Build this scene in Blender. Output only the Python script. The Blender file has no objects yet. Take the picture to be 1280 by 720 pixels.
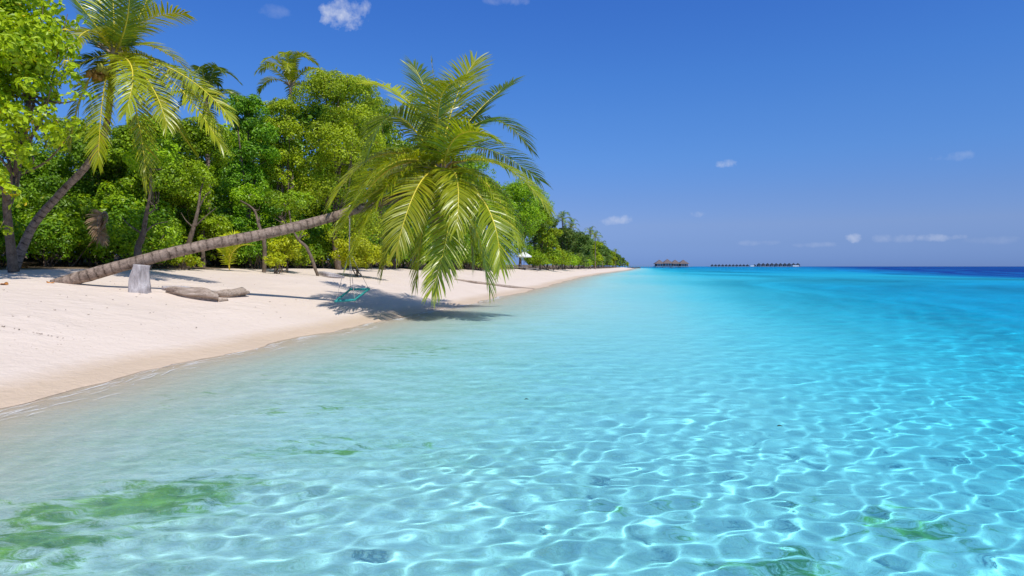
import bpy, math, random
import numpy as np
from mathutils import Vector, Matrix

# ------------------------------------------------------------------ camera, sky, sun, exposure
S = bpy.context.scene
COL = S.collection
S.render.engine = 'CYCLES'
H = 1.5                     # camera height above the water
FPX, HOR = 800.0, 333.0     # focal length in photo pixels (1280 wide), horizon row
cam_d = bpy.data.cameras.new('camera'); cam = bpy.data.objects.new('camera', cam_d); COL.objects.link(cam)
cam_d.sensor_width = 36.0; cam_d.lens = 36.0 * FPX / 1280.0
cam_d.clip_start = 0.05; cam_d.clip_end = 30000
TILT = math.atan((360 - HOR) / FPX)
cam.location = (0, 0, H); cam.rotation_euler = (math.radians(90) - TILT, 0, 0)
S.camera = cam

SUN_EL = math.radians(57)
SDX, SDY = 0.56, -0.83      # horizontal direction towards the sun
W = bpy.data.worlds.new('World'); S.world = W; W.use_nodes = True
wn = W.node_tree.nodes; wl = W.node_tree.links; wn.clear()
wo = wn.new('ShaderNodeOutputWorld'); bg = wn.new('ShaderNodeBackground'); wl.new(bg.outputs[0], wo.inputs[0])
sky = wn.new('ShaderNodeTexSky'); sky.sky_type = 'NISHITA'; sky.sun_disc = False
sky.sun_elevation = SUN_EL; sky.sun_rotation = math.atan2(SDX, SDY)
sky.air_density = 1.0; sky.dust_density = 0.25; sky.ozone_density = 2.0
bg.inputs['Strength'].default_value = 0.10

def N(nt, typ, **kw):
    n = nt.nodes.new(typ)
    for k, v in kw.items(): setattr(n, k, v)
    return n
def math_n(nt, op, a, b=None, c=None, clamp=False):
    n = nt.nodes.new('ShaderNodeMath'); n.operation = op; n.use_clamp = clamp
    for i, v in enumerate((a, b, c)):
        if v is None: continue
        if hasattr(v, 'links'): nt.links.new(v, n.inputs[i])
        else: n.inputs[i].default_value = v
    return n.outputs[0]
def mix_c(nt, f, a, b, mode='MIX'):
    n = nt.nodes.new('ShaderNodeMix'); n.data_type = 'RGBA'; n.blend_type = mode
    for i, v in ((0, f), (6, a), (7, b)):
        if hasattr(v, 'links'): nt.links.new(v, n.inputs[i])
        elif i == 0: n.inputs[0].default_value = v
        else: n.inputs[i].default_value = (*v[:3], 1)
    return n.outputs[2]

def ramp(nt, fac, stops):
    r = N(nt, 'ShaderNodeValToRGB'); e = r.color_ramp.elements
    while len(e) < len(stops): e.new(.5)
    for i, (p, c) in enumerate(stops): e[i].position = p; e[i].color = (*c, 1) if len(c) == 3 else c
    nt.links.new(fac, r.inputs[0]); return r.outputs[0]
def dir_px(px, py):
    """world direction through a photo pixel (level camera axes)"""
    v = Vector((px - 640, FPX, 0)); dz = (360 - py)
    c, s = math.cos(TILT), math.sin(TILT)
    return Vector((px - 640, FPX * c + dz * s, dz * c - FPX * s)).normalized()

# the few small clouds: soft puffs at fixed directions of the sky, broken by noise
tc = N(W.node_tree, 'ShaderNodeTexCoord')
hsv = N(W.node_tree, 'ShaderNodeHueSaturation'); hsv.inputs['Saturation'].default_value = 1.0; hsv.inputs['Hue'].default_value = 0.5
sz = N(W.node_tree, 'ShaderNodeSeparateXYZ'); wl.new(tc.outputs['Generated'], sz.inputs[0])
tint = ramp(W.node_tree, sz.outputs[2], [(0, (.25, .45, 1.28)), (.01, (.262, .455, 1.258)), (.035, (.324, .478, 1.1)), (.062, (.42, .54, 1.04)), (.103, (.424, .59, 1.076)), (.163, (.408, .69, 1.218)), (.221, (.398, .74, 1.316)), (.277, (.372, .763, 1.41)), (.38, (.33, .74, 1.52)), (.7, (.75, .92, 1.15))])
tm = N(W.node_tree, 'ShaderNodeVectorMath', operation='SCALE'); wl.new(mix_c(W.node_tree, 1.0, sky.outputs[0], tint, 'MULTIPLY'), tm.inputs[0]); tm.inputs['Scale'].default_value = 1.0
wl.new(tm.outputs[0], hsv.inputs['Color'])
cn = N(W.node_tree, 'ShaderNodeTexNoise'); cn.inputs['Scale'].default_value = 55; cn.inputs['Detail'].default_value = 6; cn.inputs['Roughness'].default_value = .62
wl.new(tc.outputs['Generated'], cn.inputs['Vector'])
tot = None
for (px, py, wx, wy, st) in ((430, 19, 36, 17, 1.0), (448, 12, 26, 13, .7), (632, 0, 40, 7, .25), (345, 15, 24, 8, .16),
                             (908, 204, 15, 6, .75), (776, 274, 22, 7, .62), (762, 277, 14, 5, .4), (873, 267, 13, 6, .42), (1198, 194, 24, 6, .28),
                             (1069, 297, 14, 6, .75), (1120, 298, 30, 6, .3), (1172, 297, 28, 5, .5), (1020, 306, 26, 4, .25), (945, 304, 34, 4, .18), (1240, 300, 30, 5, .12)):
    d = dir_px(px, py); r = Vector((d.y, -d.x, 0)).normalized(); u = r.cross(d)
    def dot(v, w):
        n = N(W.node_tree, 'ShaderNodeVectorMath', operation='DOT_PRODUCT'); wl.new(tc.outputs['Generated'], n.inputs[0]); n.inputs[1].default_value = v / w; return n.outputs['Value']
    a = dot(r, wx / FPX); b = dot(u, wy / FPX); f = dot(d, 1)
    q = math_n(W.node_tree, 'ADD', math_n(W.node_tree, 'POWER', math_n(W.node_tree, 'ABSOLUTE', a), 2), math_n(W.node_tree, 'POWER', math_n(W.node_tree, 'ABSOLUTE', b), 2))
    q = math_n(W.node_tree, 'SUBTRACT', 1, q, clamp=False)                    # 1 at the centre, 0 at the rim
    q = math_n(W.node_tree, 'ADD', q, math_n(W.node_tree, 'MULTIPLY', math_n(W.node_tree, 'SUBTRACT', cn.outputs[0], .62), 3.0))
    q = math_n(W.node_tree, 'MULTIPLY', math_n(W.node_tree, 'MULTIPLY', q, st * .75, clamp=True), math_n(W.node_tree, 'GREATER_THAN', f, 0))
    tot = q if tot is None else math_n(W.node_tree, 'MAXIMUM', tot, q)
wl.new(mix_c(W.node_tree, tot, hsv.outputs[0], (6.2, 6.8, 8.4)), bg.inputs[0])

sd = bpy.data.lights.new('sun', 'SUN'); sun = bpy.data.objects.new('sun', sd); COL.objects.link(sun)
sd.energy = 4.0; sd.angle = math.radians(0.53); sd.color = (1, .965, .91)
hd = math.cos(SUN_EL) / math.hypot(SDX, SDY)
sun_to = Vector((SDX * hd, SDY * hd, math.sin(SUN_EL))).normalized()
sun.rotation_euler = sun_to.to_track_quat('Z', 'Y').to_euler(); sun.location = (5, -5, 20)
sd.cycles.is_caustics_light = True
S.view_settings.view_transform = 'Standard'; S.view_settings.look = 'None'
S.view_settings.exposure = 0.0; S.view_settings.gamma = 1
S.cycles.use_denoising = True
S.cycles.max_bounces = 10; S.cycles.transparent_max_bounces = 12; S.cycles.transmission_bounces = 8
S.cycles.diffuse_bounces = 4; S.cycles.glossy_bounces = 4; S.cycles.caustics_reflective = True; S.cycles.blur_glossy = .5; S.cycles.caustics_refractive = True
S.cycles.sample_clamp_indirect = 6

# ------------------------------------------------------------------ helpers
rng = np.random.default_rng(7)
random.seed(7)
def mesh_np(name, V, F, mat=None, smooth=True, attrs=None, mats=None, mi=None):
    """V (n,3); F (m,k) all quads or all tris, or a list of such arrays"""
    if not isinstance(F, (list, tuple)): F = [F]
    F = [np.asarray(f, dtype=np.int32) for f in F if len(f)]
    me = bpy.data.meshes.new(name)
    V = np.asarray(V, dtype=np.float32)
    me.vertices.add(len(V)); me.vertices.foreach_set('co', V.ravel())
    loops = np.concatenate([f.ravel() for f in F]); sizes = np.concatenate([np.full(len(f), f.shape[1], np.int32) for f in F])
    me.loops.add(len(loops)); me.loops.foreach_set('vertex_index', loops)
    me.polygons.add(len(sizes)); starts = np.concatenate([[0], np.cumsum(sizes)[:-1]]).astype(np.int32)
    me.polygons.foreach_set('loop_start', starts)
    me.polygons.foreach_set('use_smooth', np.full(len(sizes), smooth))
    for m in (mats or ([mat] if mat else [])): me.materials.append(m)
    if mi is not None: me.polygons.foreach_set('material_index', np.asarray(mi, np.int32))
    for k, a in (attrs or {}).items():
        at = me.attributes.new(k, 'FLOAT', 'POINT'); at.data.foreach_set('value', np.asarray(a, np.float32))
    me.update(calc_edges=True); me.validate()
    return me
def tag(o, label=None, cat=None, group=None, kind=None):
    if label: o['label'] = label
    if cat: o['category'] = cat
    if group: o['group'] = group
    if kind: o['kind'] = kind
    return o
def link(name, me, parent=None, loc=(0, 0, 0), rot=None, scale=None):
    o = bpy.data.objects.new(name, me); COL.objects.link(o)
    if parent: o.parent = parent
    o.location = loc
    if rot: o.rotation_euler = rot
    if scale is not None: o.scale = (scale,) * 3 if isinstance(scale, (int, float)) else scale
    return o
def empty(name, loc, rz=0.0, scale=1.0):
    o = bpy.data.objects.new(name, None); COL.objects.link(o); o.location = loc; o.rotation_euler = (0, 0, rz); o.scale = (scale,) * 3
    o.empty_display_size = .2
    return o
def copy_tree(o, parent=None):
    c = o.copy(); COL.objects.link(c)
    if parent: c.parent = parent
    for ch in list(KIDS.get(o.name, [])) or list(o.children): copy_tree(ch, c)
    return c
KIDS = {}
def P(px, py, D):
    """photo pixel + distance along the view -> world point (level axes; used only to measure the place)"""
    return Vector(((px - 640) * D / FPX, D, H + (HOR - py) * D / FPX))

def new_mat(name):
    m = bpy.data.materials.new(name); m.use_nodes = True; nt = m.node_tree; nt.nodes.clear()
    out = N(nt, 'ShaderNodeOutputMaterial'); return m, nt, out
def noise(nt, scale, detail=4, rough=.55, vec=None, dim=None):
    n = N(nt, 'ShaderNodeTexNoise'); n.inputs['Scale'].default_value = scale; n.inputs['Detail'].default_value = detail; n.inputs['Roughness'].default_value = rough
    if vec is not None: nt.links.new(vec, n.inputs['Vector'])
    return n
def bump(nt, h, strength, dist, normal=None):
    b = N(nt, 'ShaderNodeBump'); b.inputs['Strength'].default_value = strength; b.inputs['Distance'].default_value = dist
    nt.links.new(h, b.inputs['Height'])
    if normal is not None: nt.links.new(normal, b.inputs['Normal'])
    return b.outputs[0]
def mapr(nt, v, a, b, c, d):
    n = N(nt, 'ShaderNodeMapRange'); nt.links.new(v, n.inputs[0])
    for i, x in enumerate((a, b, c, d)): n.inputs[i + 1].default_value = x
    return n.outputs[0]

# ------------------------------------------------------------------ the shore: shoreline x as a function of y, height as a function of distance from it
SH = np.array([(-40, -6.2), (-10, -5.6), (0, -5.35), (6.6, -5.3), (8.8, -5.2), (11.2, -4.85), (14.6, -4.3), (18, -3.45), (23, -2.3), (28, -1.3), (37.5, .7), (50, 2.9), (63, 5.0), (90, 9.6),
               (133, 18.3), (200, 33), (343, 63), (450, 86), (520, 98), (600, 85), (700, 0), (900, -260), (9000, -300)], float)
def shore_x(y):
    y = np.asarray(y, float)
    return np.interp(np.log(np.maximum(y + 60, 1)), np.log(SH[:, 0] + 60), SH[:, 1]) + .12 * np.sin(y * .55) * np.clip(y / 20, .3, 1) + .08 * np.sin(y * 1.7 + 1)
ZP = np.array([(-400, 3.2), (-60, 3.0), (-25, 2.1), (-14, 1.5), (-10, 1.37), (-7, 1.12), (-5, .88), (-4, .72), (-2, .36), (-1, .17), (0, 0), (1.2, -.12), (3, -.25), (5.3, -.40), (8, -.56), (12, -1.25), (20, -2.5), (35, -3.3), (60, -3.5), (150, -4.0), (9000, -4.2)], float)
def n2(x, y, s, seed=0):
    """cheap smooth value in about -1..1"""
    r = np.random.default_rng(seed); v = 0
    for i in range(7):
        a = r.uniform(0, 6.28); k = r.uniform(.6, 1.7) / s; v = v + np.sin((x * math.cos(a) + y * math.sin(a)) * k * 2 + r.uniform(0, 6.28))
    return v / 3.2
def ground_z(x, y, fine=True):
    x = np.asarray(x, float); y = np.asarray(y, float)
    off = x - shore_x(y)
    off = np.where(off < 0, off / (1 + np.clip((y - 90) / 200, 0, .8)), off)
    z = np.interp(off, ZP[:, 0], ZP[:, 1])
    land = np.clip(-off / 3, 0, 1)
    z = z + land * (n2(x, y, 3.2, 1) * .035 + n2(x, y, .9, 2) * .012)
    # underwater: gentle bars, and the deep blue channel far out on the right
    sea = np.clip(off / 6, 0, 1)
    fy = np.interp(y, [0, 25, 45, 70, 110, 200, 600], [1, 1, .92, .62, .55, .8, .95])
    z = np.where(off > 6, -.6 + (z + .6) * fy, z)
    z = z + sea * (n2(x, y * .6, 5, 3) * .05 + n2(x * .5, y * .35, 9, 4) * np.clip(off / 40, 0, .22))
    bx = np.interp(y, [0, 60, 80, 120, 240, 480, 1500, 9000], [90, 66, 63, 69, 120, 212, 620, 3800])
    deep = np.clip((x - bx) / np.maximum(y * .25, 12), 0, 1) * np.clip((y - 55) / 25, 0, 1)
    z = z - deep * 11
    z = z + np.clip(1 - np.abs(off) / 1.2, 0, 1) * (n2(x, y, .33, 12) * .010 + n2(x, y, .9, 13) * .012) * np.clip(1 - y / 60, 0, 1)
    z = z - .035 * np.clip((.005 - z) / .012, 0, 1)      # the little scarp the lapping water cuts
    far = np.clip((y - 700) / 600, 0, 1)
    return z - far * .8
def gz(x, y): return float(ground_z(np.array([x]), np.array([y]))[0])

def veg_off(y): return np.interp(y, [0, 30, 36, 60, 110, 500], [10.3, 10.3, 9.8, 6.5, 5.6, 8])
ys = np.concatenate([np.arange(-30, 4, .5), 4 * 1.012 ** np.arange(0, 645)])
offp = np.concatenate([-(.035 * (1.05 ** np.arange(0, 240) - 1) / .05)[::-1], (.035 * (1.05 ** np.arange(1, 240) - 1) / .05)])
offp = offp[(offp > -4000) & (offp < 9000)]
Y, O = np.meshgrid(ys, offp, indexing='ij')
wid = 1 + np.clip(Y, 0, 400) / 200
sx = shore_x(ys)
# smooth shore for the grid skeleton
X = sx[:, None] + O * 1.0
Z = ground_z(X, Y)
nr, nc = X.shape
idx = np.arange(nr * nc).reshape(nr, nc)
F = np.stack([idx[:-1, :-1], idx[:-1, 1:], idx[1:, 1:], idx[1:, :-1]], -1).reshape(-1, 4)
gm, nt, out = new_mat('coral_sand')
geo = N(nt, 'ShaderNodeNewGeometry'); sep = N(nt, 'ShaderNodeSeparateXYZ'); nt.links.new(geo.outputs['Position'], sep.inputs[0])
pos = geo.outputs['Position']
n1 = noise(nt, .5, 5, .6, pos); nf = noise(nt, 60, 3, .7, pos); nm = noise(nt, 6, 5, .65, pos)
c = ramp(nt, n1.outputs[0], [(.3, (.745, .61, .50)), (.7, (.795, .66, .55))])
c = mix_c(nt, math_n(nt, 'MULTIPLY', nf.outputs[0], .22), c, (.60, .53, .45))
zz = math_n(nt, 'ADD', sep.outputs[2], math_n(nt, 'MULTIPLY', math_n(nt, 'SUBTRACT', nm.outputs[0], .5), .07))
wet = mapr(nt, zz, .07, .17, 1, 0)
under = mapr(nt, sep.outputs[2], -.15, -.5, 0, 1)
wetc = math_n(nt, 'MULTIPLY', wet, math_n(nt, 'SUBTRACT', 1, under))
c = mix_c(nt, math_n(nt, 'MULTIPLY', wetc, .8), c, (.64, .48, .33))
# flotsam specks along the high-water line
vo = N(nt, 'ShaderNodeTexVoronoi'); vo.inputs['Scale'].default_value = 9; vo.inputs['Randomness'].default_value = 1; nt.links.new(pos, vo.inputs['Vector'])
band = math_n(nt, 'MULTIPLY', mapr(nt, zz, .2, .3, 0, 1), mapr(nt, zz, .42, .8, 1, .12))
spk = math_n(nt, 'MULTIPLY', math_n(nt, 'LESS_THAN', vo.outputs['Distance'], .12), math_n(nt, 'GREATER_THAN', noise(nt, 3, 3, .6, pos).outputs[0], .50))
c = mix_c(nt, math_n(nt, 'MULTIPLY', math_n(nt, 'MULTIPLY', spk, band), .7), c, (.32, .22, .14))
c = mix_c(nt, mapr(nt, sep.outputs[2], 0, -.35, 0, 1), c, (.88, .88, .86))
# turtle-grass and algae on the bed, in drifts
mp = N(nt, 'ShaderNodeMapping'); mp.inputs['Rotation'].default_value = (0, 0, .5); mp.inputs['Scale'].default_value = (1, 2.4, 1); nt.links.new(pos, mp.inputs[0])
al = noise(nt, 2.7, 12, .78, mp.outputs[0]); al.inputs['Distortion'].default_value = .6
def patch(cx, cy, rx, ry, st, rot=0.0):
    m = N(nt, 'ShaderNodeMapping'); m.vector_type = 'TEXTURE'; m.inputs['Location'].default_value = (cx, cy, 0); m.inputs['Rotation'].default_value = (0, 0, rot); m.inputs['Scale'].default_value = (rx, ry, 1e6)
    nt.links.new(pos, m.inputs[0]); l = N(nt, 'ShaderNodeVectorMath', operation='LENGTH'); nt.links.new(m.outputs[0], l.inputs[0])
    return mapr(nt, l.outputs['Value'], .15, 1.0, st, 0)
tot = None
for a in ((-2.5, 4.3, 1.5, .75, .30, .5), (-3.0, 3.5, 1.2, .8, .30, .5), (1.7, 3.6, 1.2, .9, .21, -.5), (2.6, 4.2, 1.2, .9, .18, 0), (0.9, 4.6, 1.2, .7, .14, 0), (-1.6, 5.6, 2.0, .8, .18, .3), (-2.2, 7.0, 2.0, .8, .15, .1), (-1.7, 12, 3.2, 2.4, .15, .2), (-3.4, 14, 2.2, 4, .12, .1), (-4, 8, 1.5, 3, .12, 0), (-2.2, 20, 2.0, 8, .13, -.2), (1.5, 9, 1.6, 1.2, .07, 0)):
    q = patch(*a); tot = q if tot is None else math_n(nt, 'MAXIMUM', tot, q)
alg = mapr(nt, math_n(nt, 'ADD', al.outputs[0], math_n(nt, 'SUBTRACT', tot, .06)) , .60, .70, 0, 1)
alg = math_n(nt, 'MULTIPLY', alg, mapr(nt, sep.outputs[2], -.08, -.2, 0, 1))
ac = ramp(nt, noise(nt, 5, 4, .6, pos).outputs[0], [(.35, (.03, .17, .02)), (.65, (.30, .55, .02))])
c = mix_c(nt, math_n(nt, 'MULTIPLY', alg, .85), c, ac)
# thin grey green film on the bed close to the beach
film = noise(nt, 1, 6, .7, mp.outputs[0]); film2 = noise(nt, 17, 6, .75, mp.outputs[0])
ff = math_n(nt, 'MULTIPLY', mapr(nt, math_n(nt, 'ADD', math_n(nt, 'MULTIPLY', film.outputs[0], .5), math_n(nt, 'MULTIPLY', film2.outputs[0], .5)), .44, .60, 0, .6), mapr(nt, sep.outputs[2], -.10, -.24, 0, 1))
ff = math_n(nt, 'MULTIPLY', ff, mapr(nt, sep.outputs[2], -.55, -.95, 1, .1))
ff = math_n(nt, 'MULTIPLY', ff, mapr(nt, sep.outputs[0], -1.5, 2.5, 1, .25))
c = mix_c(nt, ff, c, (.42, .54, .36))
# small dark debris
al2 = noise(nt, 26, 5, .7, mp.outputs[0])
c = mix_c(nt, math_n(nt, 'MULTIPLY', mapr(nt, al2.outputs[0], .70, .74, 0, .55), under), c, (.05, .10, .06))
# broad pale and darker bars of the bed, and deep water's scattered blue light painted on the channel bed
bars = N(nt, 'ShaderNodeMapping'); bars.inputs['Scale'].default_value = (.035, .02, 1); nt.links.new(pos, bars.inputs[0])
bb = noise(nt, 1, 5, .6, bars.outputs[0])
c = mix_c(nt, math_n(nt, 'MULTIPLY', mapr(nt, bb.outputs[0], .46, .64, 0, .6), mapr(nt, sep.outputs[2], -1.0, -1.8, 0, 1)), c, (.22, .30, .30))
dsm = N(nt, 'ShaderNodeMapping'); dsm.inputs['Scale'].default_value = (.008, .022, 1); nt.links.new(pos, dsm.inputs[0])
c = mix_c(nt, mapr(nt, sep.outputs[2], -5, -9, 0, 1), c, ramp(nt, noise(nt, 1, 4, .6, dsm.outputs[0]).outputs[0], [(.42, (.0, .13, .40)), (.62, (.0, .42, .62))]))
# leaf litter under the trees
ati = N(nt, 'ShaderNodeAttribute'); ati.attribute_name = 'litter'
lit = mapr(nt, math_n(nt, 'ADD', ati.outputs['Fac'], math_n(nt, 'MULTIPLY', math_n(nt, 'SUBTRACT', nm.outputs[0], .5), .9)), .35, .6, 0, 1)
c = mix_c(nt, lit, c, ramp(nt, noise(nt, 14, 4, .7, pos).outputs[0], [(.35, (.10, .065, .035)), (.7, (.30, .22, .14))]))
bs = N(nt, 'ShaderNodeBsdfPrincipled'); nt.links.new(c, bs.inputs['Base Color'])
nt.links.new(mapr(nt, wetc, 0, 1, .95, .6), bs.inputs['Roughness']); bs.inputs['Specular IOR Level'].default_value = .25
dmp = N(nt, 'ShaderNodeTexVoronoi'); dmp.inputs['Scale'].default_value = 2.6; dmp.feature = 'SMOOTH_F1'; nt.links.new(pos, dmp.inputs['Vector'])
trod = mapr(nt, math_n(nt, 'MULTIPLY', dmp.outputs['Distance'], mapr(nt, n1.outputs[0], .4, .6, 0, 1)), 0, .5, 0, 1)
h = math_n(nt, 'ADD', math_n(nt, 'MULTIPLY', nm.outputs[0], 1), math_n(nt, 'MULTIPLY', nf.outputs[0], .12))
h = math_n(nt, 'ADD', h, math_n(nt, 'MULTIPLY', math_n(nt, 'MULTIPLY', trod, .9), mapr(nt, sep.outputs[2], .3, .5, 0, 1)))
b1 = bump(nt, h, .65, .07)
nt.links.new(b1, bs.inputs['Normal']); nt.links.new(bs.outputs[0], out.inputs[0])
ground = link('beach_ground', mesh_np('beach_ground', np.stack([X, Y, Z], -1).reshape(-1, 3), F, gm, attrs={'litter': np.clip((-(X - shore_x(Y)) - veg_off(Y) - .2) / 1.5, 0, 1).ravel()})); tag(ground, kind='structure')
ground.cycles.is_caustics_receiver = True

# ------------------------------------------------------------------ water: one rippled sheet, finely meshed near, clear and absorbing inside
wr = np.random.default_rng(21)
waves = []
for lam, amp, n in ((1.9, .009, 10), (1.0, .0040, 14), (.52, .0027, 20), (.29, .0023, 30), (.17, .0014, 30)):
    for i in range(n):
        L = lam * wr.uniform(.75, 1.35); th = wr.normal(1.85, .6) if wr.random() < .8 else wr.uniform(0, 6.28)
        waves.append((2 * math.pi / L * math.cos(th), 2 * math.pi / L * math.sin(th), amp * wr.uniform(.5, 1.3) / math.sqrt(n / 2) , wr.uniform(0, 6.28), L))
def wave_z(x, y, step):
    z = np.zeros_like(x)
    fade_shore = np.clip((x - shore_x(y)) / 2.5, .04, 1)
    for kx, ky, a, ph, L in waves:
        w = np.clip((L / np.maximum(step, 1e-3) - 3) / 3, 0, 1)
        z += a * w * np.sin(kx * x + ky * y + ph + .6 * np.sin(.37 * x - .29 * y + ph))
    z = z * fade_shore * (.84 + .26 * np.clip(n2(x, y, 2.2, 9), -1.2, 1.2))
    off = x - shore_x(y); win = np.clip(off / .25, 0, 1) * np.clip((3.2 - off) / 2.2, 0, 1); r2 = np.random.default_rng(77)
    for i in range(9):                                                     # small wavelets running up the beach
        L = r2.uniform(.22, .55); ph = r2.uniform(0, 6.28); w = np.clip((L / np.maximum(step, 1e-3) - 3) / 3, 0, 1)
        z = z + win * w * .0016 * L / .3 * np.sin(2 * math.pi / L * (off + .1 * n2(x, y, .8, 20 + i)) + .5 * r2.normal() * y + ph)
    return z
yn = 1.7 * 1.0058 ** np.arange(0, 640)
yf = yn[-1] * 1.02 ** np.arange(1, 300); yf = yf[yf < 15000]
yy = np.concatenate([[-30, -15, -8, -4, -2, -.8, 0, .5, .9, 1.2, 1.4, 1.55], yn, yf])
ac_ = np.linspace(-1.2, 1.2, 900)
ext = 1.2 * 1.06 ** np.arange(1, 56)
aa = np.concatenate([-ext[::-1], ac_, ext])
wy = np.maximum(yy, 1.7)
XX = wy[:, None] * aa[None, :]; YY = np.repeat(yy[:, None], len(aa), 1)
stp = np.maximum(np.gradient(yy)[:, None], wy[:, None] * np.gradient(aa)[None, :])
ZZ = wave_z(XX, YY, stp)
idx = np.arange(XX.size).reshape(XX.shape)
F = np.stack([idx[:-1, :-1], idx[:-1, 1:], idx[1:, 1:], idx[1:, :-1]], -1).reshape(-1, 4)
GZ = ground_z(XX, YY); dry = (GZ > ZZ + .012).ravel(); F = F[~dry[F].all(axis=1)]
wm, nt, out = new_mat('lagoon_water')
geo = N(nt, 'ShaderNodeNewGeometry'); pos = geo.outputs['Position']
def mapn(sc, rot=0): 
    m = N(nt, 'ShaderNodeMapping'); m.inputs['Scale'].default_value = sc; m.inputs['Rotation'].default_value = (0, 0, rot); nt.links.new(pos, m.inputs[0]); return m.outputs[0]
cd = N(nt, 'ShaderNodeVectorMath', operation='LENGTH'); nt.links.new(pos, cd.inputs[0]); dist = cd.outputs['Value']
w1 = noise(nt, 1, 3, .55, mapn((3.0, 5.0, 1), .35)); w2 = noise(nt, 1, 3, .6, mapn((.9, 1.7, 1), .3)); w3 = noise(nt, 1, 3, .6, mapn((.25, .6, 1), .2)); w0 = noise(nt, 1, 2, .5, mapn((9, 14, 1), .4))
hh = math_n(nt, 'MULTIPLY', w0.outputs[0], .010)
hh = math_n(nt, 'ADD', hh, math_n(nt, 'MULTIPLY', w1.outputs[0], .034))
hh = math_n(nt, 'ADD', hh, math_n(nt, 'MULTIPLY', w2.outputs[0], mapr(nt, dist, 10, 40, 0, .16)))
hh = math_n(nt, 'ADD', hh, math_n(nt, 'MULTIPLY', w3.outputs[0], mapr(nt, dist, 30, 120, 0, .35)))
bn = bump(nt, hh, .9, 1.0)
rf = N(nt, 'ShaderNodeBsdfRefraction'); rf.inputs['IOR'].default_value = 1.333; rf.inputs['Roughness'].default_value = 0; nt.links.new(bump(nt, math_n(nt, 'MULTIPLY', hh, mapr(nt, dist, 12, 45, 0, 1)), .9, 1.0), rf.inputs['Normal'])
gl = N(nt, 'ShaderNodeBsdfGlossy'); gl.inputs['Roughness'].default_value = .03; nt.links.new(bn, gl.inputs['Normal'])
fr = N(nt, 'ShaderNodeFresnel'); fr.inputs['IOR'].default_value = 1.333; nt.links.new(bn, fr.inputs['Normal'])
fc = math_n(nt, 'MINIMUM', math_n(nt, 'MULTIPLY', fr.outputs[0], 1.0), .13)
# seen from below the surface reflects fully, total reflection included
fmx = N(nt, 'ShaderNodeMix'); nt.links.new(geo.outputs['Backfacing'], fmx.inputs[0]); nt.links.new(fc, fmx.inputs[2])
fr2 = N(nt, 'ShaderNodeFresnel'); fr2.inputs['IOR'].default_value = 1.333; nt.links.new(fr2.outputs[0], fmx.inputs[3]); fc = fmx.outputs[0]
mx = N(nt, 'ShaderNodeMixShader'); nt.links.new(fc, mx.inputs[0]); nt.links.new(rf.outputs[0], mx.inputs[1]); nt.links.new(gl.outputs[0], mx.inputs[2])
nt.links.new(mx.outputs[0], out.inputs['Surface'])
# the water's own colour: red is absorbed first, by the depth below each point (held on the mesh as an attribute)
at = N(nt, 'ShaderNodeAttribute'); at.attribute_name = 'depth'
cc = N(nt, 'ShaderNodeCombineXYZ')
for i, a in enumerate((.80, .105, .022)):
    nt.links.new(math_n(nt, 'EXPONENT', math_n(nt, 'MULTIPLY', at.outputs['Fac'], -a * 1.25)), cc.inputs[i])
nt.links.new(cc.outputs[0], rf.inputs['Color'])
water = link('lagoon_water', mesh_np('lagoon_water', np.stack([XX, YY, ZZ], -1).reshape(-1, 3), F, wm, attrs={'depth': np.clip(-GZ, 0, 4).ravel()})); tag(water, kind='structure')
water.cycles.is_caustics_caster = True

# ------------------------------------------------------------------ plant materials
def leaf_mat(name, dark, light, yellow=None, gloss=.4, trans=.26, rough=.45):
    m, nt, out = new_mat(name)
    at = N(nt, 'ShaderNodeAttribute'); at.attribute_name = 'rnd'
    oi = N(nt, 'ShaderNodeObjectInfo')
    stops = [(.0, dark), (.6, light)] + ([(.93, light), (1.0, yellow)] if yellow else [(1.0, tuple(min(1, v * 1.25) for v in light))])
    c = ramp(nt, at.outputs['Fac'], stops)
    hs = N(nt, 'ShaderNodeHueSaturation'); nt.links.new(c, hs.inputs['Color'])
    nt.links.new(mapr(nt, oi.outputs['Random'], 0, 1, .487, .504), hs.inputs['Hue']); nt.links.new(mapr(nt, oi.outputs['Random'], 0, 1, .82, 1.15), hs.inputs['Value'])
    b = N(nt, 'ShaderNodeBsdfPrincipled'); nt.links.new(hs.outputs[0], b.inputs['Base Color']); b.inputs['Roughness'].default_value = rough; b.inputs['Specular IOR Level'].default_value = gloss
    t = N(nt, 'ShaderNodeBsdfTranslucent'); nt.links.new(mix_c(nt, 1.0, hs.outputs[0], (1.3, 1.25, .5), 'MULTIPLY'), t.inputs['Color'])
    mx = N(nt, 'ShaderNodeMixShader'); mx.inputs[0].default_value = trans; nt.links.new(b.outputs[0], mx.inputs[1]); nt.links.new(t.outputs[0], mx.inputs[2])
    nt.links.new(mx.outputs[0], out.inputs[0]); return m
M_GREEN = leaf_mat('broad_leaf_green', (.09, .19, .005), (.34, .52, .006), (.42, .36, .02))
M_DEEP = leaf_mat('broad_leaf_deep', (.055, .15, .006), (.20, .38, .008), (.35, .38, .02))
M_OLIVE = leaf_mat('broad_leaf_olive', (.15, .24, .006), (.46, .58, .010), (.45, .34, .03))
M_LIME = leaf_mat('broad_leaf_lime', (.20, .33, .006), (.42, .54, .006), (.72, .55, .02))
M_BUSH = leaf_mat('bush_leaf_yellow', (.28, .38, .008), (.55, .62, .01), (.65, .6, .02))
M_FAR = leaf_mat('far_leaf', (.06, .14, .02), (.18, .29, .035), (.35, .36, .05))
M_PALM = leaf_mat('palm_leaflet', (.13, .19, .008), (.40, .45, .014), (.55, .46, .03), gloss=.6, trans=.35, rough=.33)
M_PALMD = leaf_mat('palm_leaflet_dark', (.05, .12, .012), (.15, .24, .02), gloss=.55, trans=.35, rough=.36)
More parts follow.
